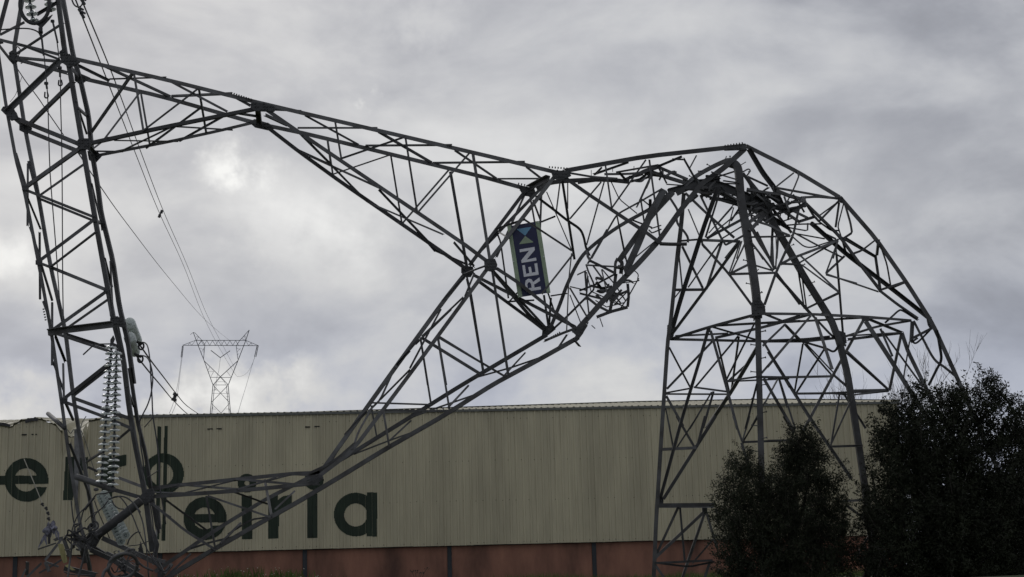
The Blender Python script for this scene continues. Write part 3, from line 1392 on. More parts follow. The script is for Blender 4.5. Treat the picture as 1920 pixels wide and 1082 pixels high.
t 60 D 640,812 800,690 955,565
b 30 D 690,818 860,895 1060,990
b 24 n 1060,600 1075,760
b 18 m 900,100 960,420
b 14 m 1040,480 1154,465
b 14 f 1020,590 1154,680
b 22 m 560,830 600,1000 610,1080
b 26 m 610,870 760,960 850,1040
b 14 n 1060,760 1040,1000
b 26 n 1050,960 1100,1060
"""

PLATES = """
@c1 41.18
400,350 435,320 455,360 505,390 540,420 500,445 465,455 415,420
20,720 70,715 110,760 125,800 75,815 40,780 5,745
505,965 540,935 600,935 620,970 600,1010 540,1010
@c1 42.82
65,350 100,330 130,400 90,440 55,400
500,490 540,495 610,525 545,570 505,545
130,820 200,820 215,870 180,905 130,880
590,1020 650,1020 690,1050 640,1105 600,1080
-20,255 15,262 20,290 -20,300
@c2 41.18
145,280 190,280 190,315 150,315
240,785 285,790 275,820 240,815
620,490 655,480 655,525 625,525
705,970 740,970 735,1000 700,995
@c3 41.18
320,275 380,275 380,320 325,320
405,740 455,740 450,785 405,780
@c5 41.18
612,375 640,365 760,385 785,410 770,430 640,425 612,405
@c5 42.82
600,500 640,480 740,510 770,545 730,555 640,535
@c7 41.18
460,830 480,812 535,812 550,850 545,885 505,898 465,890
905,205 940,215 1030,215 1050,250 1020,265 975,280 930,270
@c7 42.82
305,875 340,860 385,865 392,900 370,935 330,935 305,905
695,325 720,318 800,335 810,365 780,390 735,385 710,360
@c8 42.82
855,710 870,690 930,685 945,710 915,735 870,770 850,760
@c8 41.18
1050,720 1090,705 1150,680 1170,660 1130,740 1085,800 1065,785 1080,750
@e7 41.15
70,430 120,390 160,400 165,425 110,470 75,465
@d3 41.98
760,68 955,45 960,95 940,100 762,106
@d5 40.55
800,530 838,520 885,592 892,660 785,672 778,580
@d5 42.55
130,740 150,740 185,775 180,815 160,850 125,860
@d6 42.9
510,800 540,780 600,800 610,880 570,900 520,850
725,675 780,675 785,705 730,708
@d7 45.0
490,390 515,400 545,460 550,492 520,490 505,465
55,405 105,405 105,440 60,440
@d4 43.4
820,530 850,520 885,560 860,580 825,560
@e1 42.5
220,290 260,310 262,370 235,400 205,400
518,310 548,305 548,340 518,345
@e2 42.75
118,520 140,530 160,560 158,590 118,605
420,620 455,620 452,655 422,655
@e2 44.6
420,620 455,620 450,655 425,655
@c4 41.15
945,535 985,490 1030,480 1045,510 1035,555 985,590 955,575
630,760 680,750 690,800 640,890 580,880 590,830
950,840 975,940 930,930
1040,760 1075,860 1050,1000 1035,900
@c3 40.9
750,195 795,190 850,230 850,275 800,260 755,250
745,350 765,320 775,345 765,370 800,385 800,425 745,400
@d8 42.7
575,385 590,400 570,400
"""

PEGS = """
@d5 40.5
785,160 805,148
718,237 755,246
740,417 780,426
835,500 860,486
820,322 838,308
848,795 890,786
776,892 815,896
848,1000 890,992
775,682 805,690
@e1 40.4
915,50 945,32
930,340 972,330
858,437 895,443
935,545 972,537
858,647 900,651
940,752 972,746
865,857 905,862
945,965 980,957
865,1062 905,1066
@e2 40.2
760,62 800,66
822,152 858,146
760,235 805,239
@d6 42.7
180,125 200,117
240,378 270,365
315,516 345,502
340,415 360,405
260,280 285,270
390,660 420,648
@d3 42.0
770,185 780,157
812,195 812,158
605,232 638,248
525,294 560,288
905,240 955,210
310,310 312,287
445,335 465,345
1005,1005 1040,985
980,300 1000,292
"""

pylon = thing('collapsed_pylon', 'collapsed grey steel lattice pylon buckled and folded over in front of the warehouse', 'pylon')
main_lines = []          # (list of (px,py,Z))


def parse(txt):
    cur = None
    for ln_ in txt.strip().splitlines():
        w_ = ln_.split()
        if w_[0][0] == '@':
            cur = CROP[w_[0][1:]]
            yield ('@', cur, w_[1:])
            continue
        yield ('m', cur, w_)


def pts_of(cur, toks):
    r_ = []
    for t in toks:
        a, b = t.split(',')
        r_.append((cur[0] + float(a) * cur[2], cur[1] + float(b) * cur[2]))
    return r_


def along(pts):
    d = [0.0]
    for a, b in zip(pts, pts[1:]):
        d.append(d[-1] + math.hypot(b[0] - a[0], b[1] - a[1]))
    return [x / d[-1] for x in d]


def steel(name, pts3, wpx, smooth=False, round_=False, flip=None, m=None, po=None):
    Y = sum(p.y for p in pts3) / len(pts3)
    a = wpx * Y / F
    mb = MB()
    if smooth:
        pts3 = catmull(pts3, 5)
    elif len(pts3) > 2 and not round_:
        # soften kinks of bent members
        q = [pts3[0]]
        for i in range(1, len(pts3) - 1):
            q += [pts3[i].lerp(pts3[i - 1], 0.12), pts3[i].lerp(pts3[i + 1], 0.12)]
        pts3 = q + [pts3[-1]]
    if round_:
        tube(mb, pts3, a / 2, 8, len(pts3) > 2)
    else:
        sweep(mb, pts3, ell(a, flip or random.choice((1, -1)), random.random() < (po if po is not None else (.5 if Y > 42.35 else .3))))
    return mb.build(name, m or M_STEEL, pylon, smooth=round_)


for k_, cur, w_ in parse(MAIN):
    if k_ == '@':
        continue
    pts = pts_of(cur, w_[4:])
    za, zb = float(w_[2]), float(w_[3])
    al = along(pts)
    q = [(x, y, za + (zb - za) * t) for (x, y), t in zip(pts, al)]
    main_lines.append(q)
    steel('main_leg' if w_[0][0] == 'L' else 'chord', [P(*p) for p in q], float(w_[1]) * cur[2] * (1.08 if w_[0][0] == 'L' else 1.0), '~' in w_[0], po=.0 if za < 42.3 or za > 43.3 else .6)


def snap(x, y, z0, tol=9.0):
    best = None
    for q in main_lines:
        for (ax, ay, az), (bx, by, bz) in zip(q, q[1:]):
            dx, dy = bx - ax, by - ay
            t = max(0, min(1, ((x - ax) * dx + (y - ay) * dy) / (dx * dx + dy * dy + 1e-9)))
            d = math.hypot(x - ax - dx * t, y - ay - dy * t)
            if d < tol:
                z = az + (bz - az) * t
                c = abs(z - z0) + d * 0.03
                if best is None or c < best[0]:
                    best = (c, z)
    return best[1] if best else z0


NAMES = dict(b='brace', s='strut', L='bent_leg', t='tube')
for k_, cur, w_ in parse(BRACE):
    if k_ == '@':
        continue
    pts = pts_of(cur, w_[3:])
    z0 = LAYER[w_[2]]
    jit = random.uniform(-.05, .05)
    if w_[2] == 'D':
        za = zb = z0
    else:
        za, zb = snap(*pts[0], z0), snap(*pts[-1], z0)
    al = along(pts)
    q = [P(x, y, za + (zb - za) * t + jit) for (x, y), t in zip(pts, al)]
    kd = w_[0][0]
    nm = NAMES[kd]
    if kd == 'b' and len(pts) > 2:
        nm = 'bent_brace'
    steel(nm, q, float(w_[1]) * cur[2], '~' in w_[0], kd == 't')

# the crushed waist: short bars folded and twisted into each other
rk_ = random.Random(17)
for (cx, cy, sx, sy, n_, ang) in ((1445, 388, 52, 26, 30, .55), (1320, 358, 44, 14, 14, .3), (1140, 545, 36, 34, 16, -.5), (1200, 330, 46, 10, 8, -.15)):
    for i in range(n_):
        x, y = rk_.gauss(cx, sx * .5), rk_.gauss(cy, sy * .5)
        a_ = ang + rk_.gauss(0, .75)
        l_ = rk_.uniform(16, 46)
        z = rk_.uniform(41.7, 43.0)
        dx, dy = math.cos(a_) * l_ / 2, math.sin(a_) * l_ / 2
        bx_, by_ = rk_.uniform(-7, 7), rk_.uniform(-7, 7)
        steel('crumpled_brace', [P(x - dx, y - dy, z - .1), P(x + bx_, y + by_, z + rk_.uniform(-.15, .15)), P(x + dx, y + dy, z + .15)], rk_.uniform(2.6, 5.2), rk_.random() < .4)
for k_, cur, w_ in parse(PLATES):
    if k_ == '@':
        Y = float(w_[0])
        continue
    pts = pts_of(cur, w_)
    mb = MB()
    nrm = Vector((0, 1, 0))
    q = [P(x, y, Y - .03) for x, y in pts]
    poly_plate(mb, q, nrm, .05)
    xs_, ys_ = [p[0] for p in pts], [p[1] for p in pts]
    yy = min(ys_) + 3
    while yy < max(ys_):
        xx = min(xs_) + 3
        while xx < max(xs_):
            if inside(pts, xx, yy) and random.random() < .7:
                c = P(xx, yy, Y - .03)
                hx = [c + Vector((.026 * math.cos(a), 0, .026 * math.sin(a))) for a in np.linspace(0, 2 * math.pi, 6)[:-1]]
                mb.add(hx + [p + Vector((0, -.03, 0)) for p in hx], [(5, 6, 7, 8, 9)] + [(i, (i + 1) % 5, 5 + (i + 1) % 5, 5 + i) for i in range(5)])
            xx += 5.5
        yy += 5.5
    mb.build('gusset_plate', M_PLATE, pylon)

for k_, cur, w_ in parse(PEGS):
    if k_ == '@':
        Y = float(w_[0])
        continue
    a, b = pts_of(cur, w_)
    mb = MB()
    pa, pb = P(a[0], a[1], Y), P(b[0], b[1], Y - .02)
    tube(mb, [pa, pb], .013, 6, False)
    # head on the free end
    d = (pb - pa).normalized()
    free = pa if abs(a[0] - 1421) > abs(b[0] - 1421) else pb
    tube(mb, [free - d * .012, free + d * .012], .026, 6, False)
    mb.build('step_bolt', M_STEEL, pylon)
# bolt rows along the splices
for (a, b, n_, Y) in (((434, 176), (470, 188), 9, 41.15), ((1030, 315), (1068, 318), 8, 41.15), ((1360, 275), (1392, 270), 7, 41.9),
                      ((972, 346), (1000, 352), 6, 42.75), ((1050, 625), (1024, 640), 8, 42.7), ((80, 580), (84, 600), 5, 41.1), ((223, 560), (227, 582), 6, 42.7),
                      ((1231, 925), (1232, 950), 7, 42.7), ((1251, 612), (1250, 632), 6, 42.5)):
    mb = MB()
    for i in range(n_):
        t = i / (n_ - 1)
        x, y = a[0] + (b[0] - a[0]) * t, a[1] + (b[1] - a[1]) * t
        nx, ny = (b[1] - a[1]), -(b[0] - a[0])
        l_ = math.hypot(nx, ny)
        if ny > 0 and abs(nx) < abs(ny):
            nx, ny = -nx, -ny
        tube(mb, [P(x, y, Y), P(x + nx / l_ * 3.2, y + ny / l_ * 3.2, Y)], .02, 5, False)
    mb.build('bolt_row', M_STEEL, pylon)
print('pylon parts', len(pylon.children))

# ------------------------------------------------------------------ sign on the pylon
sign = thing('company_sign', 'navy blue sign with green edge strips reading REN hanging sideways in the pylon', 'sign')
SY = 41.35


def SP(x, y, d=0.0):
    c = CROP['g3']
    return P(c[0] + x * c[2], c[1] + y * c[2], SY - d)


def flat(name, polys, m, d, th, parent, hole=None):
    bm = bmesh.new()
    for pl in polys:
        loops = [pl] + (hole or [])
        es = []
        for lp in loops:
            vs_ = [bm.verts.new(SP(x, y, d)) for x, y in lp]
            es += [bm.edges.new((vs_[i], vs_[(i + 1) % len(vs_)])) for i in range(len(vs_))]
        bmesh.ops.triangle_fill(bm, use_beauty=True, use_dissolve=False, edges=es)
    bmesh.ops.recalc_face_normals(bm, faces=bm.faces)
    r_ = bmesh.ops.extrude_face_region(bm, geom=list(bm.faces))
    bmesh.ops.translate(bm, vec=(0, th, 0), verts=[x for x in r_['geom'] if isinstance(x, bmesh.types.BMVert)])
    bmesh.ops.recalc_face_normals(bm, faces=bm.faces)
    me = bpy.data.meshes.new(name)
    bm.to_mesh(me)
    bm.free()
    return link(name, me, m, parent)


flat('sign_board', [[(140, 156), (512, 92), (645, 944), (270, 1002)]], M_NAVY, 0, .03, sign)
flat('edge_strip', [[(133, 155), (178, 138), (315, 996), (264, 1006)]], M_SGREEN, .012, .04, sign)
flat('edge_strip', [[(468, 96), (518, 90), (650, 945), (606, 955)]], M_SGREEN, .012, .04, sign)
flat('sign_letter', [[(365, 937), (347, 850), (354, 802), (384, 780), (424, 785), (443, 820), (518, 764), (526, 806), (455, 852), (460, 886), (533, 873), (538, 908)]],
     M_SWHITE, .008, .007, sign, hole=[[(380, 896), (426, 888), (419, 842), (404, 822), (384, 826), (373, 850)]])
flat('sign_letter', [[(313, 622), (345, 617), (359, 722), (397, 714), (386, 642), (417, 637), (429, 708), (472, 700), (458, 600), (492, 594), (510, 732), (333, 760)]], M_SWHITE, .008, .007, sign)
flat('sign_letter', [[(280, 432), (460, 401), (464, 437), (365, 553), (478, 528), (484, 563), (305, 592), (302, 560), (396, 444), (285, 466)]], M_SWHITE, .008, .007, sign)
flat('emblem_triangle', [[(245, 188), (422, 162), (348, 266)]], M_SBLUE, .008, .007, sign)
flat('emblem_triangle', [[(348, 270), (450, 345), (275, 370)]], M_SGREEN, .008, .007, sign)
for (x, y) in ((505, 108), (570, 520), (210, 576), (280, 995), (637, 930)):
    mb = MB()
    c = SP(x, y, .02)
    tube(mb, [c, c + Vector((0, -.02, 0))], .014, 6, False)
    mb.build('rivet', M_SWHITE, sign)


# ------------------------------------------------------------------ insulator strings
def lathe(mb, prof, base, axis, n=14):
    """prof: (radius, height along axis)"""
    ax = axis.normalized()
    r0 = Vector((1, 0, 0)) if abs(ax.x) < .9 else Vector((0, 1, 0))
    uu = ax.cross(r0).normalized()
    ww = ax.cross(uu)
    vv, ff = [], []
    for (r_, h) in prof:
        for i in range(n):
            a = 2 * math.pi * i / n
            vv.append(base + ax * h + uu * (r_ * math.cos(a)) + ww * (r_ * math.sin(a)))
    for j in range(len(prof) - 1):
        for i in range(n):
            ff.append((j * n + i, j * n + (i + 1) % n, (j + 1) * n + (i + 1) % n, (j + 1) * n + i))
    mb.add(vv, ff)


DISC = [(.03, .018), (.07, .03), (.12, .016), (.152, -.012), (.156, -.03), (.146, -.028), (.128, -.006), (.11, -.03), (.1, -.006), (.075, -.03), (.06, -.004), (.03, -.01), (.03, .018)]
CAP = [(.0, .062), (.045, .06), (.058, .03), (.058, -.005), (.03, -.02), (.03, -.075), (.0, -.08)]


def string(name, a, b, n_, label, rs=1.0, group='glass insulator strings of the pylon', m=None):
    t_ = thing(name, label, 'insulator', group)
    axis = a - b
    for i in range(n_):
        k = i / max(1, n_ - 1)
        c = a.lerp(b, k)
        j = Vector((random.uniform(-1, 1), random.uniform(-1, 1), random.uniform(-1, 1))) * .05
        mb = MB()
        lathe(mb, [(r_ * rs, h) for r_, h in DISC], c, axis.normalized() + j, 16)
        o = mb.build('glass_disc', m or M_GLASS, t_, True)
        mb = MB()
        lathe(mb, [(r_ * rs, h * (axis.length / max(1, n_ - 1)) / .146) for r_, h in CAP], c, axis.normalized() + j * .3, 8)
        mb.build('metal_cap', M_CAP if m is None else (M_CAPG if n_ < 20 else m), o, True)
    return t_


string('insulator_string', P(209, 651, 40.3), P(190, 902, 40.3), 23, 'left one of the paired clear glass insulator strings hanging from the left mast')
string('insulator_string', P(218.5, 662, 40.5), P(212, 908, 40.5), 23, 'right one of the paired clear glass insulator strings hanging from the left mast')
string('insulator_string', P(195, 926, 41.9), P(235, 1003, 40.2), 16, 'upper fallen glass insulator string lying slanted over the wreck at lower left', .80, m=M_SHELL)
string('insulator_string', P(188, 930, 42.1), P(227, 1015, 40.5), 16, 'lower fallen glass insulator string lying slanted over the wreck at lower left', .72, m=M_SHELL)
string('insulator_string', P(243, 606, 43.2), P(256, 638, 46.6), 24, 'upper pale green insulator string pointing away behind the left mast', 1.1, m=M_SHELL)
string('insulator_string', P(243, 633, 43.1), P(252, 659, 46.6), 24, 'lower pale green insulator string pointing away behind the left mast', 1.1, m=M_SHELL)
string('insulator_string', P(53, -14, 40.4), P(62, 38, 40.4), 5, 'glass insulator string inside the dark ring at the top left corner')
string('insulator_string', P(90, -14, 41.4), P(95, 17, 41.4), 4, 'short glass insulator string cut off by the top edge beside the ring')

# grading ring (racket) at the top left
rk = thing('grading_ring', 'dark metal grading ring around the insulator at the top left corner', 'ring')
mb = MB()
tube(mb, [P(65 + 27.5 * math.cos(a), 8 + 36 * math.sin(a), 40.3) for a in np.linspace(-0.2, 2 * math.pi - .25, 22)], .055, 8, True, 2)
mb.build('ring_tube', M_STEELD, rk, True)
mb = MB()
poly_plate(mb, [P(x, y, 40.3) for x, y in ((64, 44), (72, 44), (98, 27), (92, 36), (76, 53), (70, 47))], Vector((0, 1, 0)), .05)
mb.build('yoke_plate', M_STEELD, rk)
mb = MB()
tube(mb, [P(76, 52, 40.3), P(76, 60, 40.3)], .06, 8, False)
mb.build('clamp', M_STEELD, rk)


# ------------------------------------------------------------------ cables and wires
def cable(name, crop, pts, r_, label, cat='cable', m=None, k=6, group=None, n=6):
    """pts: (x, y, distance)"""
    c = CROP[crop]
    mb = MB()
    tube(mb, [P(c[0] + x * c[2], c[1] + y * c[2], Y) for x, y, Y in pts], r_, n, True, k)
    return tag(mb.build(name, m or M_CABLE, None, True), label, cat, group)


def invz(a, b, n_, za, zb, dip=0):
    """straight span in the air: 1/Z runs linearly in the picture"""
    r_ = []
    for i in range(n_ + 1):
        t = i / n_
        r_.append((a[0] + (b[0] - a[0]) * t, a[1] + (b[1] - a[1]) * t, 1 / (1 / za + (1 / zb - 1 / za) * t)))
    return r_


cable('conductor', 'p', [(138, -10, 46), (200, 148, 62), (255, 290, 92), (300, 402, 130), (345, 500, 190), (380, 590, 260), (410, 650, 330), (440, 700, 372), (448, 706, 382), (462, 700, 390), (474, 680, 393), (483, 648, 396)], .026,
      'left of the two conductors running down from the top edge to the distant pylon', group='conductors strung to the distant pylon')
cable('conductor', 'p', [(149, -10, 46), (214, 148, 62), (266, 290, 92), (309, 402, 130), (352, 500, 190), (388, 590, 260), (418, 648, 330), (441, 692, 372)], .026,
      'right of the two conductors running down from the top edge to the distant pylon', group='conductors strung to the distant pylon')
cable('earth_wire', 'p', [(145, 284, 48), (185, 345, 62), (240, 422, 90), (320, 525, 150), (385, 600, 250), (432, 640, 390)], .022, 'thin single earth wire slanting down behind the left mast')
cable('conductor', 'f5', [(655, 375, 46.2), (800, 580, 52), (950, 775, 66), (1080, 945, 82), (1202, 1085, 100), (1360, 1195, 140)], .026,
      'upper slack conductor sagging from the green insulators down behind the roof', group='slack conductors')
cable('conductor', 'f5', [(640, 530, 46.2), (780, 705, 52), (920, 870, 66), (1050, 1025, 82), (1200, 1170, 100), (1300, 1230, 120)], .026,
      'lower slack conductor sagging from the green insulators down behind the roof', group='slack conductors')
for (pts, lab) in ((((610, 790), (597, 830)), 'small spacer clamp joining the two conductors in the sky'), ):
    mb = MB()
    a, b = P(302, 397, 124), P(298.5, 406, 124)
    tube(mb, [a, b], .07, 6, False)
    tube(mb, [P(304, 394, 124), P(302, 400, 124)], .12, 6, False)
    tube(mb, [P(300, 402, 124), P(298, 408, 124)], .12, 6, False)
    tag(mb.build('spacer_clamp', M_STEELD), lab, 'clamp')
mb = MB()
tube(mb, [P(329, 738, 80), P(326, 752, 80)], .09, 6, False)
tube(mb, [P(330, 737, 80), P(328, 742, 80)], .14, 6, False)
tube(mb, [P(327, 747, 80), P(325, 752, 80)], .14, 6, False)
tag(mb.build('spacer_clamp', M_STEELD), 'small spacer clamp joining the two slack conductors beside the left mast', 'clamp')
cable('hanging_cable', 'c1', [(275, 205, 40.4), (290, 300, 40.4), (320, 620, 40.5), (328, 860, 40.6), (335, 1082, 40.7), (345, 1260, 40.8), (380, 1700, 41), (405, 2055, 41.2), (420, 2180, 41.4)], .016,
      'left of two thin vertical cables hanging inside the left mast', group='cables inside the mast')
cable('hanging_cable', 'c1', [(350, 135, 41.4), (372, 200, 41.4), (405, 450, 41.4), (410, 700, 41.4), (419, 1082, 41.4), (424, 1900, 41.5), (430, 2190, 41.5)], .016,
      'right of two thin vertical cables hanging inside the left mast', group='cables inside the mast')
for (a, b, w_) in (((277, 215), (295, 375), .028), ((355, 140), (390, 290), .028), ((312, 560), (318, 600), .03), ((404, 455), (406, 520), .03)):
    mb = MB()
    tube(mb, [P(a[0] * .2773, a[1] * .2773, 40.4), P(b[0] * .2773, b[1] * .2773, 40.4)], w_, 7, False)
    tube(mb, [P(a[0] * .2773, a[1] * .2773 - 1, 40.4), P(a[0] * .2773, a[1] * .2773 + 3, 40.4)], w_ * 2, 7, False)
    tag(mb.build('cable_fitting', M_STEELD), {277: 'sleeve fitting under the dark ring at the top left', 355: 'slanted sleeve fitting just right of the dark ring', 312: 'small hook fitting on the left hanging cable', 404: 'small hook fitting on the right hanging cable'}[a[0]], 'fitting')
for (pts, lab) in ((((320, 625), (326, 650), (316, 662), (303, 655), (304, 622)), 'curled hook at the end of the left cable fitting'),
                   (((414, 540), (420, 570), (408, 580), (396, 572), (398, 542)), 'curled hook at the end of the right cable fitting')):
    cable('cable_hook', 'c1', [(x, y, 40.3) for x, y in pts], .022, lab, 'hook', M_STEELD)
cable('loose_wire', 'c1', [(95, 430, 42.2), (150, 515, 42), (185, 565, 42), (260, 665, 42), (320, 755, 42), (410, 885, 42), (430, 915, 42)], .014, 'loose wavy wire crossing the top panel of the left mast', 'wire')
cable('loose_wire', 'c1', [(150, 515, 42), (130, 570, 42), (105, 640, 42), (68, 690, 42)], .008, 'thin broken wire end dangling at the top left', 'wire')
cable('loose_wire', 'c1', [(105, 345, 42), (118, 315, 42), (140, 345, 42), (125, 380, 42), (150, 420, 42), (140, 430, 42)], .016, 'curled wire end on the top left gusset', 'wire')
cable('jumper_cable', 'c1', [(-20, 203, 41), (120, 193, 41), (200, 195, 41), (255, 215, 41), (275, 245, 41)], .022, 'dark jumper cable curving in at the left edge below the ring', 'cable')
cable('jumper_cable', 'c1', [(480, -20, 46), (500, 30, 46), (530, 48, 46), (555, 30, 46), (560, -20, 46)], .026, 'looped jumper cable at the top edge above the two conductors', 'cable')
for (x, y) in ((562, 15), (545, 80), (558, 105)):
    mb = MB()
    c1_ = P(x * .2773, y * .2773, 46)
    tube(mb, [c1_ + Vector((-.06, 0, .10)), c1_ + Vector((.05, 0, -.08))], .05, 6, False)
    tube(mb, [c1_ + Vector((-.02, 0, .13)), c1_ + Vector((.09, 0, .06))], .035, 6, False)
    tag(mb.build('line_clamp', M_STEELD), {15: 'dark line clamp at the top edge beside the conductors', 80: 'upper dark clamp on the left conductor', 105: 'lower dark clamp between the two conductors'}[y], 'clamp')
cable('jumper_cable', 'f5', [(655, 520, 44), (720, 525, 43.6), (765, 555, 43), (800, 640, 42.4), (820, 780, 42), (800, 950, 41.8), (760, 1080, 41.6), (700, 1200, 41.5), (670, 1290, 41.5), (680, 1500, 41.4), (710, 1700, 41.3), (716, 1850, 41.3)], .020,
      'jumper cable looping down from the lower green insulator to the wreck', 'cable')
cable('jumper_cable', 'f5', [(670, 370, 44), (735, 380, 43.6), (768, 440, 43), (790, 600, 42.4), (800, 800, 42), (812, 1000, 41.8), (822, 1200, 41.7), (860, 1450, 41.6), (890, 1700, 41.5), (895, 1960, 41.4), (925, 2150, 41.3), (965, 2420, 41.2)], .020,
      'jumper cable hanging from the upper green insulator past the green letters', 'cable')
cable('loose_wire', 'f4', [(665, 128, 41.4), (720, 65, 41.4), (765, 10, 41.4)], .014, 'short link wire tying the two jumper cables together', 'wire')
cable('loose_wire', 'f4', [(690, 700, 41.2), (800, 630, 41.2), (840, 598, 41.2)], .014, 'short wire stub in front of the round green letter', 'wire')
for (x, y, lab) in ((690, 415, 'small eye clamp under the upper green insulator'), (680, 560, 'small eye clamp under the lower green insulator')):
    c = CROP['f5']
    mb = MB()
    ce = P(c[0] + x * c[2], c[1] + y * c[2], 44)
    tube(mb, [ce + Vector((.075 * math.cos(a), 0, .10 * math.sin(a))) for a in np.linspace(0, 2 * math.pi, 12)], .028, 6, True, 2)
    tube(mb, [ce + Vector((-.18, 0, .16)), ce + Vector((.02, 0, .06))], .04, 6, False)
    tag(mb.build('eye_clamp', M_STEELD), lab, 'clamp')

# loops and tangles in the wreck at lower left
LOOPS = [
    ('f3', .017, [(590, 40, 40.2), (720, 5, 40), (790, 60, 39.9), (850, 150, 39.9), (920, 280, 39.9), (1000, 480, 39.8), (1080, 650, 39.8), (1160, 800, 39.7), (1300, 990, 39.6)], 'cable arching over the fallen insulators down to the right'),
    ('f3', .019, [(600, 40, 40.3), (700, 12, 40.1), (800, 10, 40), (900, 70, 40), (990, 190, 39.9), (1050, 350, 39.9), (1080, 520, 39.8), (1105, 750, 39.8), (1130, 1085, 39.8)], 'longest cable arc curving down right of the fallen insulators'),
    ('f3', .016, [(640, 60, 40.4), (670, 120, 40.4), (730, 165, 40.4), (800, 175, 40.4)], 'short cable curl behind the big steel diagonal'),
    ('f3', .018, [(1020, 490, 39.9), (980, 480, 39.9), (920, 520, 39.9), (870, 580, 39.9), (845, 650, 39.9)], 'hooked cable end beside the tip of the fallen insulators'),
    ('f3', .012, [(870, 665, 39.9), (1000, 650, 39.9), (1135, 600, 39.9)], 'thin straight wire right of the fallen insulators'),
    ('f3', .018, [(95, 60, 40.6), (115, 250, 40.6), (145, 450, 40.6), (150, 560, 40.6)], 'dark cable under the first green r'),
    ('f3', .017, [(410, 30, 40.6), (300, 140, 40.5), (190, 250, 40.4), (140, 360, 40.4), (110, 450, 40.3), (100, 600, 40.3), (90, 760, 40.2)], 'grey cable bowing left in the wreck'),
    ('f3', .019, [(415, 5, 40.8), (340, 80, 40.6), (260, 200, 40.5), (225, 330, 40.5), (190, 470, 40.4)], 'bent pale pipe curving down behind the mast foot'),
    ('f3', .017, [(590, 60, 40.2), (520, 150, 40.2), (430, 230, 40.2), (390, 310, 40.2), (370, 420, 40.2)], 'cable bending left from the fallen insulators'),
    ('f3', .014, [(405, 60, 41), (470, 240, 41), (540, 400, 41), (610, 570, 41)], 'straight wire slanting behind the fallen insulators'),
    ('f3', .013, [(280, 345, 40.6), (330, 290, 40.6), (390, 235, 40.6), (445, 205, 40.6)], 'thin wire between the two mast legs'),
    ('f4', .018, [(0, 1060, 40.6), (70, 960, 40.5), (125, 885, 40.4), (210, 875, 40.3), (280, 855, 40.2), (320, 850, 40.2)], 'pale bent pipe at the foot of the hanging insulators'),
    ('f4', .02, [(270, 940, 40.1), (310, 920, 40.1), (360, 910, 40.1), (410, 905, 40), (480, 930, 40), (560, 1000, 40), (620, 1085, 39.9)], 'cable looping out from the foot of the hanging insulators'),
    ('f4', .03, [(100, 826, 40.2), (125, 818, 40.2), (140, 830, 40.2), (115, 836, 40.2), (100, 826, 40.2)], 'small dark shackle at the foot of the hanging insulators'),
    ('f3', .018, [(1150, 100, 40.4), (1180, 300, 40.4), (1200, 560, 40.3), (1215, 700, 40.3), (1180, 850, 40.2), (1320, 1000, 40.2), (1400, 960, 40.2), (1415, 925, 40.2)], 'cable running down the right mast leg into a loop'),
    ('f3', .016, [(0, 1010, 39.6), (100, 1045, 39.6), (400, 1060, 39.6)], 'cable along the bottom of the wreck'),
]
for (c_, r_, pts, lab) in LOOPS:
    cable('tangled_cable', c_, pts, r_, lab + ' in the wreckage' if 'wreck' not in lab else lab, 'cable', M_CABLE if r_ < .0185 else M_STEEL)

# ring and pipe
hp = thing('corona_ring', 'bent grey metal ring lying at the bottom of the wreck', 'ring')
mb = MB()
tube(mb, [P(120 + .1405 * (785 + 195 * math.cos(a)), 930 + .1405 * (935 + 165 * math.sin(a) - 25 * math.cos(a)), 39.4 + .25 * math.sin(a)) for a in np.linspace(0, 2 * math.pi, 22)], .045, 8, True, 2)
mb.build('ring_tube', M_STEEL, hp, True)
mb = MB()
tube(mb, [P(120 + .1405 * x, 930 + .1405 * y, 39.3) for x, y in ((880, 700), (800, 770), (720, 815), (640, 870), (590, 960), (540, 1010), (510, 1085))], .045, 8)
mb.build('ring_stem', M_STEEL, hp, True)
mb = MB()
tube(mb, [P(120 + .1405 * x, 930 + .1405 * y, 39.5) for x, y in ((980, 870), (1060, 940), (1190, 1000))], .028, 7)
mb.build('ring_arm', M_STEEL, hp, True)

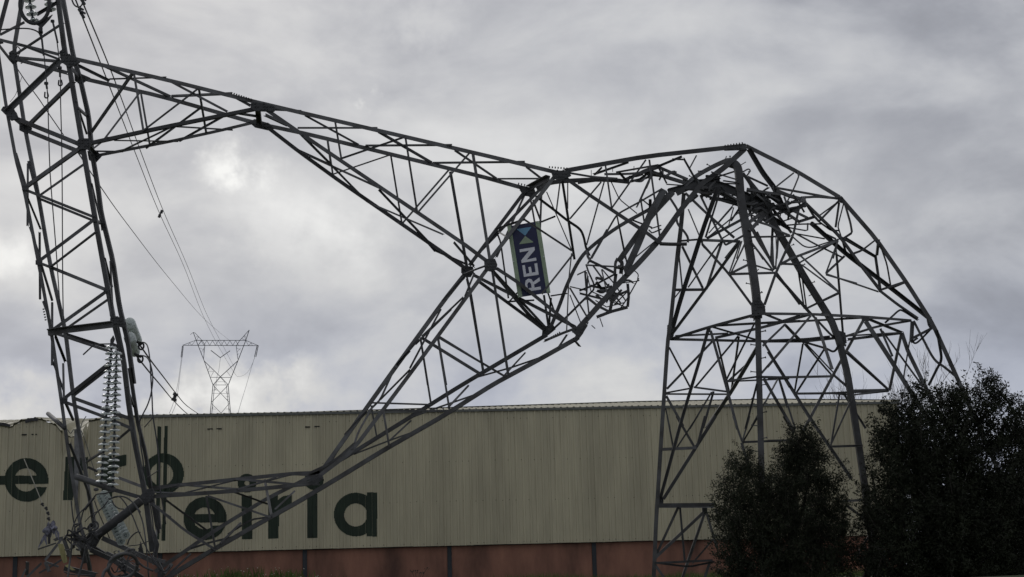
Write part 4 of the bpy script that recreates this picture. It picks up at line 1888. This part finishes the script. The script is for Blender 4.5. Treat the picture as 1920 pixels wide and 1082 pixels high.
# steel scrap lying in front of the wreck
SCRAP = [
    ('f2', 34, ((600, 860), (835, 558)), 'upper slanted grey steel angle of the scrap at far lower left', 39.9),
    ('f2', 20, ((505, 712), (745, 630)), 'short pale steel bar pointing left below the tied bundle', 39.8),
    ('f2', 40, ((845, 575), (890, 700), (925, 810)), 'dark bent steel angle beside the yellow sheet', 40.0),
    ('f2', 36, ((600, 880), (650, 1010)), 'short pale steel stub pointing down at lower left', 39.7),
    ('f2', 30, ((355, 1085), (550, 900)), 'steel angle rising from the bottom edge below the tied bundle', 39.6),
    ('f2', 22, ((285, 1090), (340, 980)), 'thin steel stub at the bottom edge at far left', 39.5),
    ('f2', 44, ((355, 1060), (360, 990), (365, 880)), 'short upright post stub against the terracotta wall', 39.9),
    ('f2', 26, ((965, 640), (935, 850), (905, 1090)), 'left of two thin upright pipes in front of the mast foot', 39.4),
    ('f2', 28, ((1155, 660), (1110, 850), (1045, 1090)), 'right of two thin upright pipes in front of the mast foot', 39.3),
    ('f2', 18, ((890, 575), (1000, 690)), 'short wire bar right of the yellow sheet', 40.0),
    ('f2', 26, ((600, 880), (780, 945)), 'flat dark steel bar behind the scrap at lower left', 40.2),
    ('f2', 24, ((520, 1030), (700, 930), (820, 850)), 'low steel bar lying across the scrap at lower left', 40.3),
    ('f2', 40, ((725, 590), (760, 575), (840, 560)), 'dark steel lug on top of the slanted scrap', 39.9),
    ('f2', 60, ((1040, 540), (1090, 700), (1130, 900)), 'broad dark steel plate at the mast foot', 40.6),
    ('f2', 24, ((910, 580), (1060, 575), (1200, 590)), 'dark crossbar at the mast foot', 40.2),
    ('f2', 18, ((1030, 820), (1100, 845)), 'tiny pale bar at the mast foot', 39.6),
    ('f3', 60, ((350, 720), (640, 850), (900, 1010), (1050, 1100)), 'broad grey steel plate lying under the bent ring', 40.4),
    ('f3', 50, ((560, 760), (800, 880), (1000, 1000)), 'reddish shadowed steel member crossing behind the bent ring', 40.9),
    ('f3', 40, ((1440, 900), (1340, 1030), (1280, 1085)), 'steel angle end at the bottom right of the wreck', 40.6),
    ('f3', 70, ((0, 960), (200, 1010), (420, 1060)), 'low dark steel slab at the bottom of the wreck', 40.8),
    ('f3', 46, ((900, 740), (1100, 820), (1350, 880)), 'dark steel member running right from the fallen insulators', 40.7),
    ('f3', 30, ((190, 420), (160, 560), (110, 700)), 'crumpled fitting on the left side of the mast foot', 40.1),
    ('f3', 34, ((330, 440), (370, 560), (330, 620)), 'knotted metal fitting where the steel diagonal ends', 39.9),
    ('f3', 26, ((140, 480), (230, 560), (300, 580)), 'small fitting crossing the mast foot', 39.9),
    ('f3', 26, ((60, 580), (150, 560), (260, 580)), 'small pale rail at the mast foot', 39.8),
    ('f3', 22, ((120, 620), (190, 680), (220, 730)), 'twisted metal strap at the mast foot', 39.8),
]
for (c_, w_, pts, lab, Y) in SCRAP:
    c = CROP[c_]
    a = w_ * c[2] * Y / F
    mb = MB()
    q = [P(c[0] + x * c[2], c[1] + y * c[2], Y + .12 * math.sin(i * 2 + x)) for i, (x, y) in enumerate(pts)]
    if 'pipe' in lab or 'wire' in lab:
        tube(mb, q, a / 2, 8, len(q) > 2)
    else:
        sweep(mb, q, ell(a))
    tag(mb.build('scrap_bar', M_STEEL), lab, 'scrap steel')
# crumpled fittings (clusters of bent straps and nuts) at the mast foot
for i, (x, y, lab) in enumerate(((150, 520, 'left crumpled clamp at the mast foot'), (215, 640, 'lower crumpled clamp at the mast foot'), (355, 490, 'crumpled clamp at the low end of the steel diagonal'), (835, 880, 'crumpled clamp inside the bent ring'), (820, 1040, 'nut clamp at the bottom inside the bent ring'))):
    mb = MB()
    rr = random.Random(i)
    ce = P(120 + .1405 * x, 930 + .1405 * y, 39.9)
    for j in range(9):
        pts = [ce, ce + Vector((rr.uniform(-.2, .2), rr.uniform(-.15, .15), rr.uniform(-.22, .22)))]
        for q in range(3):
            pts.append(pts[-1] + Vector((rr.uniform(-.13, .13), rr.uniform(-.1, .1), rr.uniform(-.13, .13))))
        tube(mb, pts, rr.uniform(.01, .026), 6, True, 4)
    tag(mb.build('crumpled_clamp', M_STEEL if i % 2 else M_STEELD), lab, 'clamp')

# tied bundle on a pale rope, yellow sheet
cable('rope', 'f1', [(272, 485, 40.0), (340, 650, 40.0), (400, 795, 40.0), (475, 980, 40.0), (530, 1085, 40.0), (562, 1235, 40.0)], .013, 'pale rope slanting in front of the green letter e', 'rope', mat('pale_rope', (.42, .40, .33), .9))
for i, (x, y, lab) in enumerate(((565, 118, 'upper clip on the pale rope'), (615, 170, 'middle clip on the pale rope'), (640, 235, 'lower clip on the pale rope'), (648, 310, 'lowest clip on the pale rope'))):
    c = CROP['f2']
    ce = P(c[0] + x * c[2], c[1] + y * c[2], 39.98)
    mb = MB()
    tube(mb, [ce + Vector((-.035, 0, .03)), ce + Vector((.035, 0, -.03))], .026, 6, False)
    tube(mb, [ce + Vector((.0, 0, .05)), ce + Vector((.03, 0, .02))], .018, 6, False)
    tag(mb.build('rope_clip', M_STEELD), lab, 'clip')
bm = bmesh.new()
bmesh.ops.create_icosphere(bm, subdivisions=4, radius=1)
rr = random.Random(3)
lobes = [(Vector((rr.gauss(0, 1), rr.gauss(0, 1), rr.gauss(0, 1))).normalized(), rr.uniform(-.6, .45)) for _ in range(60)]
for v_ in bm.verts:
    d = v_.co.normalized()
    k = 1 + sum(a * max(0, d.dot(l_) - .82) * 5 for l_, a in lobes)
    v_.co = Vector((d.x * .15 * k, d.y * .14 * k, d.z * .16 * k + .03 * math.sin(d.x * 9)))
me = bpy.data.meshes.new('tied_bundle')
bm.to_mesh(me)
bm.free()
tb = thing('tied_bundle', 'crumpled dark and pale cloth bundle hanging on the rope at lower left', 'bundle')
cb = link('cloth_ball', me, M_CLOTH, tb)
cb.location = P(95, 991, 40.0)
mb = MB()
tube(mb, [P(92.5, 998, 40), P(92, 1008, 40), P(92, 1020, 40)], .035, 7)
mb.build('cloth_tail', M_STEELD, tb)
mb = MB()
tube(mb, [P(103, 997, 40), P(105, 1004, 40), P(106, 1008, 40)], .02, 6)
mb.build('cloth_tail', M_CLOTH, tb)
for pts in (((84, 1002), (79, 1014), (72, 1027)), ((86, 1000), (85, 1012), (88, 1022)), ((104, 992), (109, 1000), (110, 1012))):
    mb = MB()
    qq = [P(x, y, 40) for x, y in pts]
    sweep(mb, qq, [(-.035, 0), (.035, 0), (.03, .012), (-.03, .012)], scl=[.6, 1, .3])
    mb.build('cloth_strip', M_CLOTH, tb)
ysht = thing('yellow_sheet', 'torn pale yellow plastic sheet hanging in the scrap at lower left', 'sheet')
mb = MB()
row = [((770, 640), (840, 640)), ((785, 700), (862, 700)), ((805, 780), (880, 780)), ((830, 860), (898, 850)), ((850, 900), (905, 878))]
vv = []
for i, (a, b) in enumerate(row):
    for k in range(4):
        t = k / 3
        vv.append(P(.1405 * (a[0] + (b[0] - a[0]) * t), 930 + .1405 * (a[1] + (b[1] - a[1]) * t), 39.75 + .05 * math.sin(i * 1.7 + k * 2)))
mb.add(vv, [(i * 4 + k, i * 4 + k + 1, i * 4 + k + 5, i * 4 + k + 4) for i in range(4) for k in range(3)])
mb.build('upper_flap', M_YELLOW, ysht, True)
mb = MB()
poly_plate(mb, [P(.1405 * x, 930 + .1405 * y, 39.7 + .03 * (i % 2)) for i, (x, y) in enumerate(((865, 935), (920, 898), (950, 945), (1008, 990), (960, 992), (915, 968)))], Vector((0, 1, 0)), .006)
mb.build('lower_flap', M_YELLOW, ysht)

# ------------------------------------------------------------------ distant pylon
far = thing('distant_pylon', 'intact lattice pylon standing far away behind the warehouse roof', 'pylon')
FY = 400.0
FARM = """
C 9 415,232 870,232
C 9 300,276 985,280
C 7 300,276 415,232
C 7 985,280 870,232
b 5 350,276 362,254
b 5 362,254 383,276
b 5 383,276 415,232
b 5 930,280 918,256
b 5 918,256 893,278
b 5 893,278 870,232
L 9 396,160 440,280 490,405 572,630
L 9 900,138 868,234 800,410 712,630
L 7 500,280 488,400
L 7 783,282 798,402
C 7 396,160 412,165 478,236 505,280
C 7 900,138 812,236 783,282
b 6 370,180 396,160
b 5 425,232 445,200
b 5 420,200 445,200
b 5 415,232 470,232
b 5 440,276 475,235
b 5 868,200 850,200
b 5 830,215 870,232
b 5 860,185 868,234
L 9 492,415 640,560 710,632
L 9 798,415 640,560 575,632
s 7 550,565 735,567
s 7 575,634 712,634
b 4 490,345 490,300
b 4 455,300 495,320
b 4 470,340 500,290
b 4 785,300 825,320
b 4 790,340 822,300
b 4 795,360 810,350
b 5 530,500 545,470
b 4 530,510 580,512
b 4 580,512 555,560
b 4 700,512 735,560
b 4 610,600 640,565
b 4 640,565 675,600
b 4 600,605 680,605
b 4 590,632 610,602
b 4 690,632 672,602
L 9 573,632 548,895
L 9 710,632 732,895
L 7 588,640 562,895
L 7 695,640 720,895
b 7 578,640 720,790
b 7 706,640 560,790
b 6 560,800 648,890
b 6 720,800 645,890
s 4 565,710 718,710
s 4 570,680 620,680
s 4 690,740 715,740
b 4 580,690 600,665
b 4 690,690 705,720
b 4 690,760 715,770
s 4 560,850 600,852
s 4 690,850 725,852
b 4 575,830 562,870
b 4 712,830 726,870
"""
for ln_ in FARM.strip().splitlines():
    w_ = ln_.split()
    c = CROP['e8']
    pts = [(c[0] + float(a.split(',')[0]) * c[2], c[1] + float(a.split(',')[1]) * c[2]) for a in w_[2:]]
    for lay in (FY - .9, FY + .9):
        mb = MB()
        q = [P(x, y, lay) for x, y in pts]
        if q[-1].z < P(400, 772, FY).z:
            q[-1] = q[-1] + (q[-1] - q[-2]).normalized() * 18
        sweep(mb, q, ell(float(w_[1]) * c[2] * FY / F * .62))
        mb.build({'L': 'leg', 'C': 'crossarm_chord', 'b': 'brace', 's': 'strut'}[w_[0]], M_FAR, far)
zz = ['warren']
for i in range(14):
    x0 = 440 + i * 26
    for lay in (FY - .9, FY + .9):
        mb = MB()
        c = CROP['e8']
        a, b = ((x0, 278), (x0 + 26, 233)) if i % 2 == 0 else ((x0, 233), (x0 + 26, 278))
        sweep(mb, [P(c[0] + a[0] * c[2], c[1] + a[1] * c[2], lay), P(c[0] + b[0] * c[2], c[1] + b[1] * c[2], lay)], ell(6 * c[2] * FY / F * .62))
        mb.build('brace', M_FAR, far)
for (pts, r_, lab) in ((((298, 282), (286, 385)), .10, 'left outer one of the thin insulators under the far left arm'), (((306, 282), (295, 385)), .10, 'right one of the thin insulators under the far left arm'),
                       (((970, 285), (948, 382)), .10, 'left one of the thin insulators under the far right arm'), (((981, 285), (960, 382)), .10, 'right outer one of the thin insulators under the far right arm'),
                       (((555, 322), (640, 388)), .10, 'left half of the V insulator inside the distant pylon'), (((728, 325), (640, 388)), .10, 'right half of the V insulator inside the distant pylon')):
    c = CROP['e8']
    mb = MB()
    a, b = [P(c[0] + x * c[2], c[1] + y * c[2], FY) for x, y in pts]
    n_ = 14
    for i in range(n_):
        p_ = a.lerp(b, i / n_)
        q_ = a.lerp(b, (i + .6) / n_)
        tube(mb, [p_, q_], r_ * 1.15, 6, False)
    tube(mb, [a, b], r_ * .7, 5, False)
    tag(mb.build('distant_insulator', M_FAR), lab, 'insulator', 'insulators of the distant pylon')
for (pts, lab) in ((((290, 385, 400), (268, 550, 385), (250, 660, 370), (215, 800, 350), (180, 890, 330)), 'left thin line descending from the far left insulator'),
                   (((296, 385, 400), (275, 550, 385), (262, 660, 370), (240, 800, 350), (205, 890, 330)), 'right thin line descending from the far left insulator'),
                   (((950, 385, 400), (925, 460, 395), (872, 645, 380), (830, 780, 360), (800, 885, 340)), 'thin line descending from the far right insulator'),
                   (((640, 390, 400), (626, 505, 390), (610, 560, 380), (598, 680, 365)), 'thin line descending from the V insulator of the distant pylon')):
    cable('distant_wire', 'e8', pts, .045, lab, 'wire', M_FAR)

# ------------------------------------------------------------------ trees and plants
def leaf_mesh(name, centers, size, m, parent, rng, flat_=0.4):
    n = len(centers)
    c = np.asarray(centers)
    d = rng.normal(size=(n, 3))
    d[:, 2] += 0.35
    d /= np.linalg.norm(d, axis=1)[:, None]
    e_ = rng.normal(size=(n, 3))
    e_ -= (e_ * d).sum(1)[:, None] * d
    e_ /= np.linalg.norm(e_, axis=1)[:, None]
    L_ = size * rng.uniform(.6, 1.35, n)[:, None]
    W_ = L_ * rng.uniform(.32, .5, n)[:, None]
    v_ = np.stack([c - d * L_ * .5, c + e_ * W_ * .5, c + d * L_ * .5, c - e_ * W_ * .5], 1).reshape(-1, 3)
    me = bpy.data.meshes.new(name)
    me.vertices.add(4 * n)
    me.vertices.foreach_set('co', v_.astype(np.float32).ravel())
    me.loops.add(4 * n)
    me.loops.foreach_set('vertex_index', np.arange(4 * n, dtype=np.int32))
    me.polygons.add(n)
    me.polygons.foreach_set('loop_start', np.arange(0, 4 * n, 4, dtype=np.int32))
    me.polygons.foreach_set('loop_total', np.full(n, 4, dtype=np.int32))
    me.update(calc_edges=True)
    return link(name, me, m, parent)


def evergreen(name, label, blobs, base, nleaf, size, m, seed, cat='tree', group=None):
    """blobs: (px, py, radius_px, distance): the billows of the crown"""
    rng = np.random.default_rng(seed)
    t_ = thing(name, label, cat, group)
    t_.location = base
    bl = []
    for (x, y, r_, Y) in blobs:
        c = P(x, y, Y)
        bl.append((np.array(c) - np.array(base), r_ * Y / F))
    vol = np.array([r_ ** 2.3 for _, r_ in bl])
    pick = rng.choice(len(bl), size=nleaf // 60, p=vol / vol.sum())
    cl, tips = [], []
    for i in pick:
        c, r_ = bl[i]
        d = rng.normal(size=3)
        d /= np.linalg.norm(d)
        k = rng.uniform(.10, 1.0) ** .5 * rng.choice([1.0, 1.0, 1.0, .9, 1.12, 1.26])
        cc = c + d * r_ * k * np.array([1, .9, 1])
        sp = rng.uniform(.07, .17)
        # a spray: leaves strewn along a short twig pointing outward and up
        dr = d + np.array([0, 0, .55]) + rng.normal(size=3) * .35
        dr /= np.linalg.norm(dr)
        ln = rng.uniform(.16, .42)
        t = rng.uniform(-.5, 1, 60)[:, None]
        cl.append(cc + dr * ln * t + rng.normal(size=(60, 3)) * sp * (.75 - .45 * np.clip(t, 0, 1)))
        tips.append((cc - dr * ln * .6, cc + dr * ln * 1.0))
    leaf_mesh('crown', np.concatenate(cl), size, m, t_, rng)
    # branches: trunk(s) and limbs to the billows, fine twigs in the sprays
    mb = MB()
    for (c, r_) in bl[:max(4, len(bl) // 2)]:
        a = Vector((rng.uniform(-.15, .15), rng.uniform(-.15, .15), -.1))
        b = Vector(c)
        pts = [a, a.lerp(b, .35) + Vector((rng.uniform(-.2, .2), rng.uniform(-.1, .1), .25)), a.lerp(b, .7) + Vector((rng.uniform(-.15, .15), 0, .15)), b]
        pp = catmull(pts, 4)
        tube(mb, pp, .055, 6, False, scl=[1.25 - 1.0 * i / (len(pp) - 1) for i in range(len(pp))])
    mb.build('trunk', M_BARK, t_, True)
    mb = MB()
    for (a, b) in tips[::2]:
        tube(mb, [Vector(a), Vector(b)], .008, 3, False, scl=[1.3, .6])
    mb.build('twigs', M_BARK, t_)
    return t_


def gbase(px, Y):
    p_ = P(px, 1082, Y)
    return Vector((p_.x, Y, gz(p_.x, Y)))


evergreen('evergreen_tree', 'tall dense dark evergreen tree at the right edge hiding the pylon foot',
          [(1705, 796, 54, 38), (1785, 772, 56, 38), (1850, 758, 46, 38), (1672, 826, 34, 37.6), (1880, 800, 50, 38), (1760, 850, 90, 37.8), (1705, 900, 72, 37.5), (1840, 880, 80, 37.8),
           (1668, 965, 46, 37.5), (1740, 980, 100, 37.4), (1850, 990, 95, 37.5), (1664, 1055, 48, 37.4), (1780, 1070, 100, 37.2), (1900, 940, 60, 37.8), (1838, 715, 22, 38), (1872, 735, 18, 38), (1730, 745, 20, 38), (1900, 1050, 80, 37.4), (1682, 770, 26, 37.8), (1800, 1000, 80, 37.0), (1720, 860, 60, 37.2), (1790, 960, 70, 36.8), (1830, 1060, 80, 36.8), (1700, 1020, 70, 36.8), (1870, 930, 50, 37.2)],
          gbase(1770, 37.5), 190000, .075, M_LEAFD, 11)
evergreen('evergreen_tree', 'dark evergreen tree cut off by the right edge of the photo',
          [(1915, 840, 38, 39), (1960, 830, 70, 39), (1930, 920, 60, 39), (1990, 940, 90, 39), (1950, 1040, 90, 39), (1905, 1000, 50, 38.8), (1900, 775, 22, 39)],
          gbase(1960, 39), 60000, .075, M_LEAFD, 12)
evergreen('evergreen_shrub', 'lower dark leafy shrub in front of the middle pylon leg',
          [(1505, 842, 36, 38.4), (1478, 868, 24, 38.4), (1520, 880, 40, 38.4), (1400, 880, 28, 38.2), (1440, 925, 46, 38.2), (1380, 935, 34, 38.0), (1490, 940, 52, 38.3), (1552, 955, 36, 38.4), (1400, 1000, 55, 38.0), (1480, 1010, 60, 38.1),
           (1560, 1020, 48, 38.3), (1370, 1060, 34, 38.0), (1440, 1080, 60, 38.0), (1530, 1085, 60, 38.1), (1355, 955, 18, 38), (1495, 822, 18, 38.4), (1560, 905, 24, 38.4), (1375, 905, 20, 38), (1584, 985, 14, 38.4)],
          gbase(1470, 38.2), 120000, .060, M_LEAF2, 13, 'shrub')
evergreen('evergreen_shrub', 'thin leafy sapling between the shrub and the tall evergreen',
          [(1634, 880, 16, 38.6), (1624, 925, 20, 38.6), (1640, 980, 26, 38.6), (1618, 1045, 22, 38.6), (1644, 845, 13, 38.6)],
          gbase(1630, 38.6), 4200, .066, M_LEAF2, 14, 'shrub')


def bare_tree(label, px, topy, Y, seed, spread=.5):
    rr = random.Random(seed)
    b = gbase(px, Y)
    b.z = 1.4
    top = P(px, topy, Y)
    H = top.z - b.z
    t_ = thing('bare_tree', label, 'tree', 'bare winter trees behind the pylon')
    t_.location = b
    mt, mbr = MB(), MB()

    def grow(p, d, ln, r_, lev):
        pts = [p]
        q = p
        n_ = 4 if lev < 2 else 3
        for i in range(n_):
            d = (d + Vector((rr.uniform(-.16, .16), rr.uniform(-.16, .16), rr.uniform(-.02, .16)))).normalized()
            q = q + d * (ln / n_)
            pts.append(q)
        tube(mt if lev == 0 else mbr, pts, r_, 5 if lev < 2 else 3, False, scl=[1 - .62 * i / n_ for i in range(n_ + 1)])
        if lev >= 4 or r_ < .006:
            return
        kids = (6, 5, 4, 3)[lev] if lev < 4 else 2
        for k in range(kids):
            i = rr.randint(1, n_)
            o = pts[i]
            a = rr.uniform(0, 2 * math.pi)
            sd = Vector((math.cos(a), math.sin(a), 0))
            nd = (d * (1 - spread * .6) + sd * spread * rr.uniform(.5, 1.2) + Vector((0, 0, .35))).normalized()
            grow(o, nd, ln * rr.uniform(.45, .72), max(.010, r_ * rr.uniform(.38, .55)), lev + 1)

    grow(Vector((0, 0, -.3)), Vector((rr.uniform(-.06, .06), 0, 1)), H * .40, .10, 0)
    mt.build('trunk', M_TWIG, t_, True)
    mbr.build('crown', M_TWIG, t_)


BT = [(1500, 715, 96, 'leftmost and shortest bare tree showing just above the warehouse roof'), (1552, 668, 98, 'slim bare tree rising above the roof left of the dark pylon leg'),
      (1600, 655, 95, 'bare tree right behind the dark right pylon leg'), (1640, 640, 97, 'bare tree just right of the dark pylon leg'),
      (1690, 560, 92, 'tall bare tree seen through the fallen right corner of the pylon'), (1735, 545, 94, 'tallest bare tree rising past the outer pylon edge'),
      (1775, 620, 90, 'rightmost bare tree spreading out over the tall evergreen')]
for i, (x, y, Y, lab) in enumerate(BT):
    bare_tree(lab, x, y, Y, 20 + i, .5)

# ------------------------------------------------------------------ grass and weeds along the bottom
rng = np.random.default_rng(5)
nb = 26000
bx_ = rng.uniform(-24, 24, nb)
by_ = rng.uniform(40, 70, nb)
dens = np.sin(bx_ * .9 + 1) * .5 + np.sin(bx_ * .37 + by_ * .5) * .5
hh = rng.uniform(.12, .34, nb) * (1 + .45 * dens)
vv = np.zeros((nb, 3, 3))
a = rng.uniform(0, 2 * np.pi, nb)
w_ = rng.uniform(.008, .02, nb)
z0 = np.array([gz(0, y) for y in by_])
vv[:, 0] = np.stack([bx_ - np.cos(a) * w_, by_ - np.sin(a) * w_, z0 - .05], 1)
vv[:, 1] = np.stack([bx_ + np.cos(a) * w_, by_ + np.sin(a) * w_, z0 - .05], 1)
ln = rng.normal(0, .09, (nb, 2))
vv[:, 2] = np.stack([bx_ + ln[:, 0], by_ + ln[:, 1], z0 + hh], 1)
me = bpy.data.meshes.new('grass')
me.vertices.add(3 * nb)
me.vertices.foreach_set('co', vv.astype(np.float32).ravel())
me.loops.add(3 * nb)
me.loops.foreach_set('vertex_index', np.arange(3 * nb, dtype=np.int32))
me.polygons.add(nb)
me.polygons.foreach_set('loop_start', np.arange(0, 3 * nb, 3, dtype=np.int32))
me.polygons.foreach_set('loop_total', np.full(nb, 3, dtype=np.int32))
me.update(calc_edges=True)
tag(link('grass', me, M_GRASS), 'rough green grass along the bottom edge of the photo', 'grass', kind='stuff')


def weed(label, px, py, Y, n_, wid, seed, flowers=False):
    rr = random.Random(seed)
    b = gbase(px, Y)
    top = P(px, py, Y).z - b.z
    t_ = thing('weed_clump', label, 'plant', 'weeds in front of the terracotta wall')
    t_.location = b
    mb, mf = MB(), MB()
    for i in range(n_):
        o = Vector((rr.gauss(0, wid * .4), rr.uniform(-.2, .2), 0))
        h = top * rr.uniform(.5, 1.0)
        ln_ = Vector((rr.uniform(-.2, .2), rr.uniform(-.1, .1), 0))
        p1, p2 = o + Vector((0, 0, h * .6)) + ln_ * .3, o + Vector((0, 0, h)) + ln_
        s_ = rr.uniform(.012, .03)
        mb.add([o + Vector((-s_, 0, -.05)), o + Vector((s_, 0, -.05)), p1 + Vector((s_, 0, 0)), p1 + Vector((-s_, 0, 0)), p2], [(0, 1, 2, 3), (3, 2, 4)])
        if flowers and rr.random() < .12:
            c = p2
            for q in range(3):
                u_ = Vector((rr.uniform(-1, 1), rr.uniform(-1, 1), rr.uniform(-1, 1))) * .02
                w2 = Vector((rr.uniform(-1, 1), rr.uniform(-1, 1), rr.uniform(-1, 1))) * .02
                mf.add([c - u_, c + w2, c + u_, c - w2], [(0, 1, 2, 3)])
    mb.build('leaves', M_GRASS, t_)
    if flowers and mf.v:
        mf.build('flowers', M_FLOWER, t_)


for i, (x, y, w_, lab) in enumerate(((440, 1060, .9, 'widest green weed clump below the green letter e'), (530, 1064, .7, 'green weed clump left of the first dark column'), (345, 1072, .8, 'low weed clump at the right side of the wreck'), (610, 1078, .6, 'very low weed clump right of the first dark column'))):
    weed(lab, x, y, 52, 170, w_ * 1.4, 40 + i, True)
for i, (x, y, lab) in enumerate(((783, 1066, 'dry brown weed stalks left of the second dark column'),)):
    rr = random.Random(9)
    b = gbase(x, 56)
    t_ = thing('dry_weed', lab, 'plant')
    t_.location = b
    mb, mf = MB(), MB()
    for k in range(5):
        h = (P(x, y, 56).z - b.z) * rr.uniform(.75, 1)
        q = Vector((rr.uniform(-.35, .35), 0, h))
        tube(mb, [Vector((q.x * .3, 0, -.05)), Vector((q.x * .6, 0, h * .6)), q], .008, 4)
        for j in range(10):
            c = q + Vector((rr.gauss(0, .07), rr.gauss(0, .05), rr.gauss(0, .03)))
            d = Vector((rr.uniform(-1, 1), rr.uniform(-1, 1), rr.uniform(-1, 1))) * .025
            e_ = Vector((rr.uniform(-1, 1), rr.uniform(-1, 1), rr.uniform(-1, 1))) * .025
            mf.add([c - d, c + e_, c + d, c - e_], [(0, 1, 2, 3)])
    mb.build('stalks', M_BARK, t_)
    mf.build('seed_heads', M_BARK, t_)
